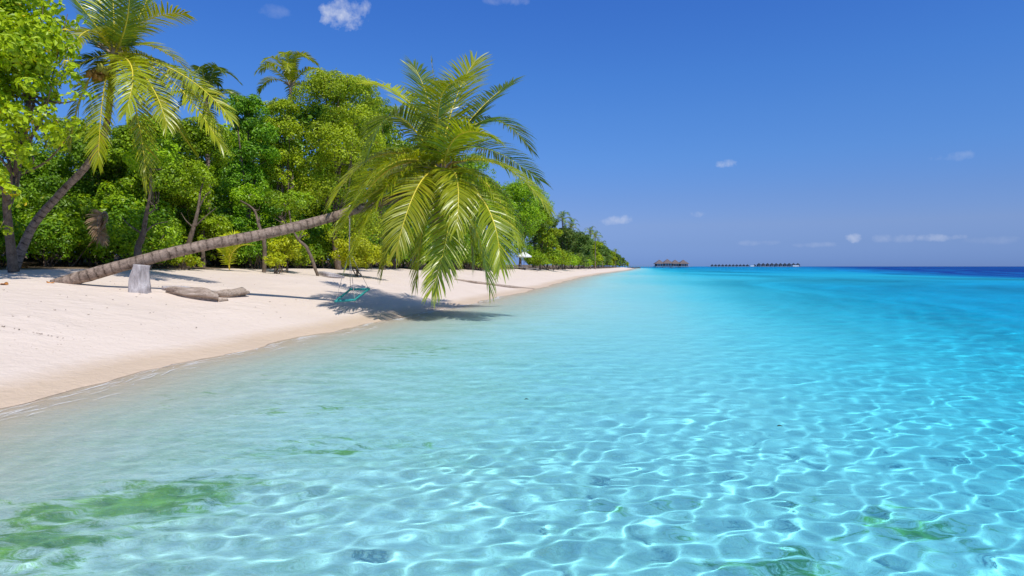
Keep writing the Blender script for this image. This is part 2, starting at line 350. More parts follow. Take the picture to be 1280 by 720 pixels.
M_DRY = leaf_mat('dry_palm_leaflet', (.22, .12, .06), (.42, .27, .16), gloss=.2, trans=.25)
def bark_mat(name, a, b_, rings=0.0, rough=.9, sc=8, bstr=.6, stretch=None):
    m, nt, out = new_mat(name)
    tc = N(nt, 'ShaderNodeTexCoord'); co = tc.outputs['Object']
    if stretch: mpp = N(nt, 'ShaderNodeMapping'); mpp.inputs['Scale'].default_value = stretch; nt.links.new(co, mpp.inputs[0]); co = mpp.outputs[0]
    n1 = noise(nt, sc, 6, .65, co); n2_ = noise(nt, sc * 5, 4, .7, co)
    f = math_n(nt, 'ADD', math_n(nt, 'MULTIPLY', n1.outputs[0], .65), math_n(nt, 'MULTIPLY', n2_.outputs[0], .35))
    h = f
    if rings:
        at = N(nt, 'ShaderNodeAttribute'); at.attribute_name = 'along'
        w = math_n(nt, 'FRACT', math_n(nt, 'ADD', math_n(nt, 'MULTIPLY', at.outputs['Fac'], rings), math_n(nt, 'MULTIPLY', n1.outputs[0], .9)))
        h = math_n(nt, 'ADD', math_n(nt, 'MULTIPLY', w, .22), f); f = math_n(nt, 'ADD', f, math_n(nt, 'MULTIPLY', math_n(nt, 'LESS_THAN', w, .2), -.09))
    c = ramp(nt, f, [(.32, a), (.62, b_)])
    p = N(nt, 'ShaderNodeBsdfPrincipled'); nt.links.new(c, p.inputs['Base Color']); p.inputs['Roughness'].default_value = rough; p.inputs['Specular IOR Level'].default_value = .2
    nt.links.new(bump(nt, h, bstr, .03), p.inputs['Normal']); nt.links.new(p.outputs[0], out.inputs[0]); return m
M_PTRUNK = bark_mat('palm_bark', (.06, .04, .028), (.38, .285, .22), rings=5.5, bstr=.35, sc=7)
M_BARK = bark_mat('tree_bark', (.05, .035, .025), (.22, .165, .12))
M_STUMP = bark_mat('weathered_wood', (.24, .20, .19), (.56, .52, .51), sc=3, bstr=.7, stretch=(7, 7, .8))
M_DRIFT = bark_mat('driftwood', (.13, .085, .055), (.56, .45, .36), sc=3, bstr=.8, stretch=(.9, 6, 6))
def plain(name, col, rough=.6, spec=.4, var=.15, sc=20):
    m, nt, out = new_mat(name); tc = N(nt, 'ShaderNodeTexCoord'); n_ = noise(nt, sc, 4, .6, tc.outputs['Object'])
    c = ramp(nt, n_.outputs[0], [(.3, tuple(v * (1 - var) for v in col)), (.7, tuple(min(1, v * (1 + var)) for v in col))])
    p = N(nt, 'ShaderNodeBsdfPrincipled'); nt.links.new(c, p.inputs['Base Color']); p.inputs['Roughness'].default_value = rough; p.inputs['Specular IOR Level'].default_value = spec
    nt.links.new(p.outputs[0], out.inputs[0]); return m
M_RIB = plain('midrib_yellow', (.72, .58, .05), .5, .4, .2, 6)
M_NUT = plain('coconut_husk', (.33, .32, .05), .5, .4, .35, 5)
M_NUTO = plain('ripe_coconut_husk', (.42, .22, .05), .5, .4, .35, 5)

# ------------------------------------------------------------------ geometry builders
def catmull(P_, n):
    P_ = np.asarray(P_, float); Q = np.vstack([2 * P_[0] - P_[1], P_, 2 * P_[-1] - P_[-2]]); out = []
    t = np.linspace(0, len(P_) - 1, n)
    for u in t:
        i = min(int(u), len(P_) - 2); f = u - i; a, b, c, d = Q[i:i + 4]
        out.append(.5 * ((2 * b) + (c - a) * f + (2 * a - 5 * b + 4 * c - d) * f * f + (3 * b - a - 3 * c + d) * f ** 3))
    return np.array(out)
def tube(pts, rad, sides=8, n=None, rough=0.0, seed=0, cap=True):
    """returns V, F(list), along"""
    pts = np.asarray(pts, float); rad = np.asarray(rad, float)
    if n:
        k = catmull(np.column_stack([pts, rad]), n); pts, rad = k[:, :3], np.maximum(k[:, 3], .001)
    T = np.gradient(pts, axis=0); T /= np.linalg.norm(T, axis=1)[:, None] + 1e-9
    up = np.array([0, 0, 1.]) if abs(T[0][2]) < .9 else np.array([0, 1., 0])
    A = np.cross(T, up); A /= np.linalg.norm(A, axis=1)[:, None] + 1e-9; B = np.cross(A, T)
    a = np.linspace(0, 2 * np.pi, sides, endpoint=False); r_ = np.random.default_rng(seed)
    R_ = rad[:, None] * (1 + rough * r_.normal(size=(len(pts), sides)) + rough * 1.5 * np.sin(a[None, :] * 2 + np.linspace(0, 7, len(pts))[:, None]))
    V = pts[:, None, :] + R_[..., None] * (np.cos(a)[None, :, None] * A[:, None, :] + np.sin(a)[None, :, None] * B[:, None, :])
    m = len(pts); idx = np.arange(m * sides).reshape(m, sides); nx = np.roll(idx, -1, 1)
    F = [np.stack([idx[:-1], nx[:-1], nx[1:], idx[1:]], -1).reshape(-1, 4)]
    L = np.concatenate([[0], np.cumsum(np.linalg.norm(np.diff(pts, axis=0), axis=1))])
    al = np.repeat(L, sides); V = V.reshape(-1, 3)
    if cap:
        V = np.vstack([V, pts[0], pts[-1]]); al = np.append(al, [0, L[-1]]); c0, c1 = m * sides, m * sides + 1
        F.append(np.stack([nx[0], idx[0], np.full(sides, c0)], -1)); F.append(np.stack([idx[-1], nx[-1], np.full(sides, c1)], -1))
    return V, F, al
def merge(parts):
    V, Q, T, A, o = [], [], [], [], 0
    for p in parts:
        v, fs = p[0], p[1]; V.append(v); A.append(p[2] if len(p) > 2 and p[2] is not None else np.zeros(len(v)))
        for f in (fs if isinstance(fs, list) else [fs]): (Q if f.shape[1] == 4 else T).append(f + o)
        o += len(v)
    F = []
    if Q: F.append(np.concatenate(Q))
    if T: F.append(np.concatenate(T))
    return np.concatenate(V), F, np.concatenate(A)
def box(cx, cy, cz, sx, sy, sz, rot=None):
    v = np.array([[x, y, z] for z in (-.5, .5) for y in (-.5, .5) for x in (-.5, .5)]) * (sx, sy, sz)
    if rot is not None: v = v @ np.array(Matrix.Rotation(rot, 3, 'Z')).T
    v = v + (cx, cy, cz)
    return v, np.array([[0, 2, 3, 1], [4, 5, 7, 6], [0, 1, 5, 4], [2, 6, 7, 3], [0, 4, 6, 2], [1, 3, 7, 5]])
def unit(v): return v / (np.linalg.norm(v, axis=-1, keepdims=True) + 1e-9)
def leaves(C, Nm, size, r_, wide=.62):
    n = len(C); Nm = unit(Nm); t = unit(np.cross(Nm, r_.normal(size=(n, 3)))); s = np.cross(Nm, t); L = size[:, None]
    V = np.stack([C - .5 * L * t, C + .5 * wide * L * s + .10 * L * Nm, C + .55 * L * t - .10 * L * Nm, C - .5 * wide * L * s + .10 * L * Nm], 1).reshape(-1, 3)
    return V, np.arange(4 * n).reshape(n, 4)
def crown_mesh(name, blobs, n, size, mat, seed=0, sub=.31, nsub=38, fill=.12, squash=.8):
    """blobs: (x,y,z,r). leaves sit on the shells of many little clumps on the blobs' surfaces, so the outline is broken and gaps remain"""
    r_ = np.random.default_rng(seed); B = np.array(blobs, float); wgt = B[:, 3] ** 2; wgt /= wgt.sum()
    CL = []
    for b, w in zip(B, wgt):
        k = max(5, int(nsub * len(B) * w)); d = unit(r_.normal(size=(k, 3))); d[:, 2] = np.where(d[:, 2] < -.35, -d[:, 2], d[:, 2])
        rr = b[3] * r_.uniform(.55, 1.0, k)[:, None]
        c = b[:3] + d * rr * (1, 1, squash); CL.append(np.column_stack([c, b[3] * sub * r_.uniform(.55, 1.25, k), d]))
    CL = np.vstack(CL); w = CL[:, 3] ** 2; w /= w.sum()
    ci = r_.choice(len(CL), n, p=w); c = CL[ci]
    d = unit(r_.normal(size=(n, 3)) + c[:, 4:7] * .55); d[:, 2] += .15; d = unit(d)
    rad = c[:, 3:4] * (r_.uniform(.45, 1.0, (n, 1)) ** .5 + r_.exponential(.07, (n, 1)))
    pos_ = c[:, :3] + d * rad * (1, 1, .85)
    nm = unit(d * 1.15 + r_.normal(size=(n, 3)) * .42 + np.array([0, 0, .35]))
    V, F = leaves(pos_, nm, size * r_.uniform(.6, 1.25, n), r_)
    tone = np.clip(.45 + r_.normal(0, .16, n) + .22 * (r_.random(len(CL)) - .5)[ci] * 2, 0, .92); tone = np.where(r_.random(n) < .012, 1.0, tone)
    return mesh_np(name, V, F, mat, smooth=False, attrs={'rnd': np.repeat(tone, 4)})
def trunk_mesh(name, pts, rad, mat, limbs=(), sides=10, seed=0):
    parts = [tube(pts, rad, sides, n=max(10, len(pts) * 6), rough=.05, seed=seed)]
    for i, (a, b, r0) in enumerate(limbs):
        a = np.array(a, float); b = np.array(b, float); r_ = np.random.default_rng(seed * 31 + i)
        mid = (a + b) / 2 + r_.normal(size=3) * np.linalg.norm(b - a) * .12
        parts.append(tube([a, mid, b], [r0, r0 * .7, r0 * .25], 6, n=9, rough=.05, seed=i))
    V, F, A = merge(parts); return mesh_np(name, V, F, mat, attrs={'along': A})

def broad_tree(name, base, h, rad, label, cat='tree', group=None, mat=None, n=9000, leaf=.13, seed=0, blobs=None, lean=(0, 0), low=.16, trunk_r=None, stems=1, shift=(0, 0)):
    r_ = np.random.default_rng(seed + 100)
    root = empty(name, base); tag(root, label, cat, group)
    if blobs is None:
        blobs = []
        k = max(5, int(h * .75))
        for i in range(k):
            f = low + (1 - low) * (i + .5) / k; rr = rad * (.55 + .5 * math.sin(math.pi * min(1, f * .9))) * r_.uniform(.8, 1.1)
            a = r_.uniform(0, 6.28); q = rad * r_.uniform(.15, .62) * (1 - .45 * f)
            br = rr * .62; z = min(h * f, h - br * .9)
            blobs.append((q * math.cos(a) + shift[0] * f, q * math.sin(a) + shift[1] * f, z, br))
        blobs.append((shift[0], shift[1], h - rad * .42, rad * .52))
    tr = trunk_r or .014 * h
    parts = []
    tops = []
    for s_ in range(stems):
        o = np.array([r_.uniform(-.3, .3), r_.uniform(-.3, .3), -.15]) * (1 if s_ else .2)
        top = np.array([lean[0] + shift[0] * .6 + r_.uniform(-.3, .3), lean[1] + shift[1] * .6, h * .62])
        pts = [o, o * .6 + top * .3 + r_.normal(size=3) * .06 * h * .3, top * .65 + r_.normal(size=3) * .05 * h * .3, top]
        pts[0][2] = -.2
        parts.append(tube(pts, [tr * 1.25 / (1 + .5 * (stems > 1)), tr * .85 / (1 + .5 * (stems > 1)), tr * .6, tr * .3], 8, n=18, rough=.06, seed=seed + s_)); tops.append(pts)
    for i, b in enumerate(blobs):
        pts = tops[i % stems]; a = np.array(pts[1 + (i % 2)]); e = np.array(b[:3])
        parts.append(tube([a, (a + e) / 2 + r_.normal(size=3) * .2, e], [tr * .5, tr * .32, tr * .1], 6, n=9, rough=.05, seed=i))
        for q in range(3):
            e2 = e + r_.normal(size=3) * b[3] * .5; parts.append(tube([(a + e * 3) / 4, e2], [tr * .18, tr * .05], 4, n=5, seed=q))
    V, F, A = merge(parts)
    link('trunk', mesh_np('trunk', V, F, M_BARK, attrs={'along': A}), root)
    link('crown', crown_mesh('crown', blobs, n, leaf, mat or M_GREEN, seed), root)
    return root

# ---- palms
def bez(a, m, b, n):
    a, m, b = map(lambda v: np.array(v, float), (a, m, b)); c = 2 * m - .5 * (a + b); t = np.linspace(0, 1, n)[:, None]
    return (1 - t) ** 2 * a + 2 * t * (1 - t) * c + t * t * b
def frond(root, a, m, b, lmax=.8, npair=78, seed=0, mat=None, droop=.5, twist=None, width=.036, ribmat=None, rib=.030, side=None, fold=.25):
    r_ = np.random.default_rng(seed); C_ = bez(a, m, b, 40)
    T = unit(np.gradient(C_, axis=0)); hd_ = np.array(b, float) - np.array(a, float); hd_[2] = 0
    if side is None:
        s0 = np.cross([0, 0, 1.], hd_ + 1e-3)
    else: s0 = np.array(side, float)
    s0 = unit(s0); L = np.linalg.norm(np.diff(C_, axis=0), axis=1).sum()
    tw = r_.uniform(-.5, .5) if twist is None else twist
    tt = np.linspace(.10, .995, npair); tt = np.repeat(tt, 2) + r_.uniform(-.004, .004, 2 * npair); sg = np.tile([1., -1.], npair); n = len(tt)
    f = np.clip(tt, 0, 1) * 39; i = np.minimum(f.astype(int), 38); w = (f - i)[:, None]
    p0 = C_[i] * (1 - w) + C_[i + 1] * w; t0 = unit(T[i] * (1 - w) + T[i + 1] * w)
    S_ = unit(s0 - (t0 @ s0)[:, None] * t0); U_ = np.cross(t0, S_); U_ *= np.sign(U_[:, 2:3].mean() + 1e-6)
    ang = tw * tt[:, None]; S2 = S_ * np.cos(ang) + U_ * np.sin(ang); U2 = U_ * np.cos(ang) - S_ * np.sin(ang)
    al = np.radians(np.interp(tt, [0, .3, .8, 1], [75, 64, 48, 18])) + r_.normal(0, .06, n)
    ln = lmax * np.interp(tt, [0, .12, .35, .6, .85, 1], [.42, .82, 1.0, 1.0, .82, .58]) * r_.uniform(.88, 1.08, n)
    # leaflets ragged here and there
    d = t0 * np.cos(al)[:, None] + np.sin(al)[:, None] * (S2 * sg[:, None] * math.cos(fold) + U2 * math.sin(fold))
    d = unit(d + r_.normal(0, .045, (n, 3))); ln = ln * np.where(r_.random(n) < .05, r_.uniform(.3, .7, n), 1)
    seg = 4; pts = [p0]; cur = d
    for k in range(seg):
        cur = unit(cur + np.array([0, 0, -1.]) * droop * .62 * (.12 + .20 * k) * r_.uniform(.6, 1.4, (n, 1))); pts.append(pts[-1] + cur * (ln / seg)[:, None])
    wd = np.array([.55, 1, .95, .6, .06]) * width * (L / 3.6) ** .3
    V = []
    wn_ = unit(np.cross(d, U2 + .35 * r_.normal(size=(n, 3)) * 1.0))
    for k in range(seg + 1): V += [pts[k] + wn_ * wd[k] * .5, pts[k] - wn_ * wd[k] * .5]
    V = np.stack(V, 1).reshape(-1, 3); base = (np.arange(n) * (2 * seg + 2))[:, None]
    F = np.concatenate([base + np.array([2 * k, 2 * k + 1, 2 * k + 3, 2 * k + 2]) for k in range(seg)])
    tone = np.clip(.5 + r_.normal(0, .10, n) + r_.uniform(-.22, .22), 0, .9); tone = np.where(r_.random(n) < .03, .97, tone)
    fo = link('frond', mesh_np('frond', V, F, mat or M_PALM, smooth=False, attrs={'rnd': np.repeat(tone, 2 * seg + 2)}), root)
    Vt, Ft, _ = tube(C_[::3], np.linspace(rib, .006, 14), 5)
    link('midrib', mesh_np('midrib', Vt, Ft, ribmat or M_RIB), fo)
    return fo
def sphere_np(c, r, sc=(1, 1, 1), seg=10, rings=7, jit=0, seed=0):
    th = np.linspace(0, np.pi, rings + 1)[1:-1]; ph = np.linspace(0, 2 * np.pi, seg, endpoint=False); r_ = np.random.default_rng(seed)
    V = np.array([[math.sin(t) * math.cos(p), math.sin(t) * math.sin(p), math.cos(t)] for t in th for p in ph])
    V = np.vstack([V, [0, 0, 1], [0, 0, -1]]) * (1 + jit * r_.normal(size=(len(th) * seg + 2, 1)))
    V = V * np.array(sc) * r + np.array(c); m = len(th); idx = np.arange(m * seg).reshape(m, seg); nx = np.roll(idx, -1, 1)
    return V, [np.stack([idx[:-1], idx[1:], nx[1:], nx[:-1]], -1).reshape(-1, 4), np.stack([idx[0], nx[0], np.full(seg, m * seg)], -1), np.stack([nx[-1], idx[-1], np.full(seg, m * seg + 1)], -1)], None
def husk_fibre(root, C, seed=0, r=.17):
    r_ = np.random.default_rng(seed); parts = []
    for k in range(16):
        a = r_.uniform(0, 6.28); e = np.array([math.cos(a), math.sin(a), r_.uniform(.3, 1.3)]); e = e / np.linalg.norm(e)
        parts.append(tube([np.array(C) - (0, 0, .15), np.array(C) + e * .22, np.array(C) + e * .5 + (0, 0, -.03)], [.05, .04, .012], 5, n=6, seed=k))
    V, F, A = merge(parts); link('leaf_sheath', mesh_np('leaf_sheath', V, F, M_DRIFT, attrs={'along': A}), root)
def nuts(root, C, n, seed, spread=.28, mat=None, r=.085):
    r_ = np.random.default_rng(seed); first = None
    for k in range(n):
        p = np.array(C) + r_.normal(size=3) * (spread, spread * .8, spread * .45)
        if first is None:
            V, F, _ = sphere_np((0, 0, 0), r, (1, 1, 1.25), 10, 7); first = mesh_np('coconut', V, F, mat or M_NUT)
        link('coconut', first, root, tuple(p), (r_.uniform(-.5, .5), r_.uniform(-.5, .5), 0), float(r_.uniform(.8, 1.15)))
def L_(root_loc, p): return np.array(p, float) - np.array(root_loc, float)

# ------------------------------------------------------------------ the leaning palm over the water
B0 = P(84, 350, 15.6); B0.z = gz(B0.x, B0.y) - .02
palm = empty('leaning_coconut_palm', B0); tag(palm, 'coconut palm leaning almost flat over the beach, with the swing hung from its trunk', 'palm tree')
tp = [P(66, 356, 15.5), P(100, 347, 15.6), P(165, 329, 15.9), P(250, 308, 16.5), P(330, 293, 17.1), P(400, 276, 17.8), P(450, 261, 18.3), P(505, 245, 18.8), P(545, 232, 19.0), P(553, 214, 19.0)]
V, F, A = tube([L_(B0, p) for p in tp], [.13, .155, .15, .145, .14, .13, .12, .115, .12, .13], 16, n=110, rough=.018, seed=3)
link('trunk', mesh_np('trunk', V, F, M_PTRUNK, attrs={'along': A}), palm)
HC = P(553, 217, 19.0)
HF = [  # mid (px, py, D), tip (px, py, D), leaflet length, droop
    ((547, 140, 18.8), (540, 76, 18.9), .22, .02), ((550, 132, 18.3), (577, 104, 17.2), .85, .45), ((566, 138, 19.6), (594, 80, 20.6), .9, .3), ((540, 140, 20.0), (519, 86, 21.0), .75, .3),
    ((572, 172, 17.8), (614, 172, 16.9), .85, .5), ((590, 150, 19.8), (642, 104, 21.3), .75, .25), ((608, 152, 20.0), (662, 186, 21.8), .8, .5), 
    ((500, 148, 18.4), (462, 192, 17.3), .85, .45), ((517, 135, 19.8), (464, 108, 21), .8, .3), ((480, 194, 18.7), (414, 254, 17.8), .8, .55), ((497, 222, 18.0), (438, 322, 16.9), .9, .55),
    ((492, 210, 19.6), (436, 276, 20.4), .8, .55), ((571, 222, 17.6), (571, 286, 16.7), .75, .75), ((562, 272, 18.0), (540, 362, 17.4), .85, .55), ((533, 270, 19.0), (520, 352, 18.8), .8, .6),
    ((606, 254, 17.8), (625, 332, 17.2), .85, .5), ((606, 228, 18.6), (650, 306, 18.2), .8, .55), ((618, 204, 18.7), (686, 262, 18.0), .8, .6), ((592, 280, 18.6), (612, 362, 18.2), .8, .55),
    ((520, 225, 20.2), (488, 300, 21.0), .8, .6), ((600, 185, 20.2), (674, 226, 21.8), .8, .5), 
    ((553, 250, 20.3), (560, 330, 21.0), .8, .55), ((512, 250, 18.3), (478, 336, 18.0), .75, .6), ((580, 240, 19.2), (590, 330, 19.0), .75, .6), ((497, 203, 17.9), (443, 258, 16.9), .9, .5), ((524, 232, 17.6), (496, 312, 16.8), .85, .5), ((480, 235, 17.9), (424, 282, 17.2), .8, .5),
]
for i, (m_, t_, ll, dr) in enumerate(HF):
    a = HC + Vector((random.uniform(-.06, .06), random.uniform(-.06, .06), random.uniform(-.05, .08)))
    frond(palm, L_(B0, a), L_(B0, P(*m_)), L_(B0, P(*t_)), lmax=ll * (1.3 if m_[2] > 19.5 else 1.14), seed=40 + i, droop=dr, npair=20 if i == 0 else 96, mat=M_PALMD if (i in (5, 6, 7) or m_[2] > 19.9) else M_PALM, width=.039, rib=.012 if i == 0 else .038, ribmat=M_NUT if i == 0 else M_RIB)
for k, (m_, t_) in enumerate((((548, 262, 19.3), (552, 306, 19.2)), ((592, 232, 19.4), (604, 268, 19.4)))):
    fo = frond(palm, L_(B0, HC), L_(B0, P(*m_)), L_(B0, P(*t_)), lmax=.5, seed=90 + k, droop=1.2, npair=50, mat=M_DRY, width=.03, rib=.03, ribmat=M_DRIFT); fo['label'] = 'dead brown frond hanging below the crown'
husk_fibre(palm, L_(B0, HC), 3)
nuts(palm, L_(B0, P(540, 236, 18.7)), 9, 4, .16); nuts(palm, L_(B0, P(574, 214, 18.7)), 5, 5, .12, M_NUTO)
V, F, A = tube([L_(B0, P(553, 222, 18.8)), L_(B0, P(565, 205, 18.4)), L_(B0, P(582, 203, 18.3))], [.02, .03, .008], 5, n=8)
link('flower_stalk', mesh_np('flower_stalk', V, F, M_NUTO), palm)

# ------------------------------------------------------------------ the tall palm on the left
_P = P
def P(px, py, D): return _P(px, py, D * .91)
B1 = P(20, 333, 20.0); B1.z = gz(B1.x, B1.y) - .02
pl = empty('tall_coconut_palm', B1); tag(pl, 'tall coconut palm with a long curved trunk, rising behind the lime green tree', 'palm tree')
tp = [P(16, 338, 20), P(28, 312, 20), P(46, 278, 20), P(80, 240, 20), P(112, 207, 20), P(134, 168, 20), P(143, 120, 20), P(148, 74, 20)]
V, F, A = tube([L_(B1, p) for p in tp], [.17, .125, .105, .095, .09, .085, .085, .09], 14, n=90, rough=.02, seed=5)
link('trunk', mesh_np('trunk', V, F, M_PTRUNK, attrs={'along': A}), pl)
C1 = P(148, 73, 20)
LF = [((149, 25, 20), (146, -40, 20.2), .8, .2), ((122, 30, 20.5), (86, -14, 21), .8, .2), ((185, 32, 19.8), (238, 22, 19.2), .8, .45), ((120, 42, 19), (88, 78, 18), .8, .4),
      ((112, 80, 19.5), (70, 110, 19), .75, .5), ((205, 82, 20), (266, 146, 20), .85, .5), ((215, 100, 19.3), (278, 182, 19), .85, .5), ((170, 88, 18.6), (162, 140, 18.0), .8, .5),
      ((187, 100, 18.8), (212, 158, 18), .85, .55), ((172, 130, 19.2), (186, 232, 19), .85, .5), ((134, 120, 19.6), (126, 205, 19.4), .8, .6), ((112, 110, 19.8), (92, 180, 19.6), .8, .55),
      ((175, 35, 21), (196, -8, 22.2), .8, .3), ((190, 60, 21.5), (240, 90, 23), .8, .4), ((125, 55, 21.5), (95, 40, 23), .8, .4), ((195, 120, 20.5), (245, 190, 21), .8, .55),
       ((135, 20, 21), (125, -30, 22), .8, .3), ((180, 90, 21), (225, 160, 22), .8, .5), ((225, 92, 19.5), (290, 148, 19), .85, .5), ((165, 30, 19), (168, -20, 18.2), .7, .3)]
for i, (m_, t_, ll, dr) in enumerate(LF):
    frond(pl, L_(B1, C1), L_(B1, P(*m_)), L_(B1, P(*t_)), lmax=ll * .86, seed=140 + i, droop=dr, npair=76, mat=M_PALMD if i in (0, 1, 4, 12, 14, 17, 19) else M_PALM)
husk_fibre(pl, L_(B1, C1), 8); nuts(pl, L_(B1, P(130, 96, 19.7)), 10, 9, .16, M_NUTO); nuts(pl, L_(B1, P(137, 88, 19.6)), 5, 10, .12)

P = _P

# ------------------------------------------------------------------ palms seen above and between the trees
def small_palm(name, base, h, label, L=2.6, nf=15, seed=0, lean=(0, 0), mat=None, group=None, npair=44, elev=(-35, 78), lmax=.6):
    r_ = np.random.default_rng(seed); root = empty(name, base); tag(root, label, 'palm tree', group)
    top = np.array([lean[0], lean[1], h]); V, F, A = tube([(0, 0, -.2), top * .5 + (lean[0] * -.1, 0, 0), top], [.16, .12, .10], 10, n=30, rough=.02, seed=seed)
    link('trunk', mesh_np('trunk', V, F, M_PTRUNK, attrs={'along': A}), root)
    for k in range(nf):
        az = 6.283 * k / nf * 2.4 + r_.uniform(-.2, .2); el = math.radians(elev[0] + (elev[1] - elev[0]) * (k + .5) / nf)
        d = np.array([math.cos(az) * math.cos(el), math.sin(az) * math.cos(el), math.sin(el)]); l = L * r_.uniform(.85, 1.1)
        mid = top + d * l * .52 + (0, 0, .05 * l); dh = np.array([math.cos(az), math.sin(az), 0])
        tip = top + dh * l * (.35 + .5 * math.cos(el)) + (0, 0, l * (math.sin(el) * .75 - .25))
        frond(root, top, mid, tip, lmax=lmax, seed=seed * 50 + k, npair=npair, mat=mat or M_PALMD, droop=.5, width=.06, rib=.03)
    husk_fibre(root, top, seed)
    return root
def on(px, D): x = (px - 640) * D / FPX; return Vector((x, D, gz(x, D)))
b = on(366, 42); small_palm('coconut_palm', b, P(366, 110, 42).z - b.z, 'coconut palm whose crown stands up behind the tallest round tree', 3.3, 15, 11, lean=(0, 0), elev=(-5, 85), mat=M_PALM)
b = on(262, 33); small_palm('coconut_palm', b, P(262, 128, 33).z - b.z, 'dark coconut palm half hidden behind the drooping fronds of the tall left palm', 2.6, 15, 12)
proto = small_palm('coconut_palm', on(703, 122), 9.3, 'distant coconut palm nearest the big overhanging tree', 2.6, 13, 13, npair=26, lmax=.7, mat=M_FAR, group='distant palms above the shore trees')
for px, D, h, lab in ((714, 150, 9.6, 'distant coconut palm rising above the dark green shore trees, second in the row'), (738, 172, 9.6, 'tallest of the distant coconut palms on the far shore'), (744, 180, 9.0, 'distant coconut palm leaning close beside the tallest far palm'),
                      (753, 230, 8.3, 'distant coconut palm past the tall pair on the far shore'), (769, 330, 8.4, 'farthest coconut palm, near the tip of the tree line')):
    c = copy_tree(proto); c.location = on(px, D); c.scale = (1, 1, 1); c.rotation_euler = (0, 0, px * 1.3); k = h / 9.3; c.scale = (k, k, k); c['label'] = lab

# ------------------------------------------------------------------ the near lime tree on the left
B2 = P(16, 334, 17); B2.z = gz(B2.x, B2.y) - .02
lt = empty('sea_hibiscus_tree', B2); lt.name = 'broadleaf_tree'; tag(lt, 'lime green large leaved tree filling the upper left corner in front of the tall palm', 'tree')
bl = [(20, 20, 16, 52), (62, 12, 15.5, 24), (52, 66, 15.2, 42), (92, 22, 15.5, 20), (70, 110, 15, 34), (100, 128, 15, 16), (20, 110, 15.6, 52), (-30, 60, 15.5, 70), (78, 155, 15, 25), (92, 170, 15, 16), (40, 170, 14.8, 36), (5, 195, 15, 34), (-35, 150, 15, 60), (45, 205, 15, 16), (62, 185, 15.2, 20), (2, 245, 14.6, 20), (-30, 230, 14.5, 40), (-80, 120, 15, 70), (-60, 10, 16, 70), (0, 290, 15.4, 12)]
blobs = [(*L_(B2, P(x, y, D)), r * D / FPX) for x, y, D, r in bl]
tl = [L_(B2, P(17, 340, 17)), L_(B2, P(13, 290, 17)), L_(B2, P(11, 250, 16.8)), L_(B2, P(21, 222, 16.6)), L_(B2, P(33, 180, 16.2)), L_(B2, P(42, 120, 15.8)), L_(B2, P(30, 40, 15.8))]
parts = [tube(tl, [.135, .10, .085, .075, .06, .05, .03], 10, n=50, rough=.04, seed=2), tube([tl[2], L_(B2, P(0, 205, 16.4)), L_(B2, P(-30, 130, 16))], [.09, .06, .03], 8, n=14, rough=.04)]
for i, b in enumerate(blobs):
    a = tl[3 + i % 3]; parts.append(tube([a, (np.array(a) + b[:3]) / 2 + (.05, .1, -.1), b[:3]], [.035, .025, .008], 5, n=8, seed=i))
V, F, A = merge(parts); link('trunk', mesh_np('trunk', V, F, M_BARK, attrs={'along': A}), lt)
link('crown', crown_mesh('crown', blobs, 26000, .155, M_LIME, 5, sub=.42, nsub=11, squash=.9), lt)

# ------------------------------------------------------------------ the wood behind the beach
def px_tree(px, D, top, rpx, label, seed, mat=M_GREEN, n=9000, leaf=.13, group=None, low=.16, stems=1, name='broadleaf_tree', lean=(0, 0), base_px=None, shift=None):
    b = on(base_px if base_px is not None else px, D); tz = P(px, top, D).z
    sh = shift or (((px - base_px) * D / FPX, 0) if base_px is not None else (0, 0))
    return broad_tree(name, b, tz - b.z, rpx * D / FPX, label, 'tree', group, mat, n, leaf, seed, low=low, stems=stems, lean=lean, shift=sh)
G1 = 'broadleaf trees along the top of the beach'
TR = [  # px, D, top, radius px, label, material, leaves, leaf
    (-40, 22, 180, 70, 'dark green tree at the left edge of the photo behind the two slender trunks', M_DEEP, 8000, .13),
    (55, 25, 190, 62, 'dark green tree in the gap between the lime tree and the tall palm trunk', M_DEEP, 10000, .13),
    (128, 26, 176, 55, 'dark green tree directly behind the tall left palm', M_DEEP, 11000, .13),
    (190, 25, 150, 58, 'bright green tree with a gnarled bare trunk to the right of the tall left palm', M_GREEN, 14000, .13),
    (252, 28, 150, 55, 'bright green tree above the little white roofed shelter', M_GREEN, 14000, .13),
    (312, 31, 124, 44, 'glossy deep green tree left of the tallest round tree', M_DEEP, 12000, .14),
    (352, 33, 128, 42, 'yellowish green tree between the glossy dark tree and the tallest round tree', M_OLIVE, 11000, .13),
    (425, 34, 92, 74, 'tallest olive green tree with a broad rounded top behind the leaning palm', M_OLIVE, 26000, .125),
    (478, 40, 128, 44, 'green tree just left of the crown of the leaning palm', M_GREEN, 12000, .14),
    (530, 48, 172, 48, 'green tree hidden behind the middle of the leaning palm crown', M_DEEP, 10000, .16),
    (590, 58, 196, 46, 'green tree behind the right half of the leaning palm crown', M_GREEN, 10000, .18),
    (650, 82, 226, 47, 'big dark tree overhanging the beach behind the white parasol', M_GREEN, 18000, .22),
]
for i, (px, D, top, r, lab, m, n, lf) in enumerate(TR):
    px_tree(px, D, top, r, lab, 10 + i, m, int(n * 1.9), lf * .88, G1, low=.14, stems=2 if i % 3 == 0 else 1)
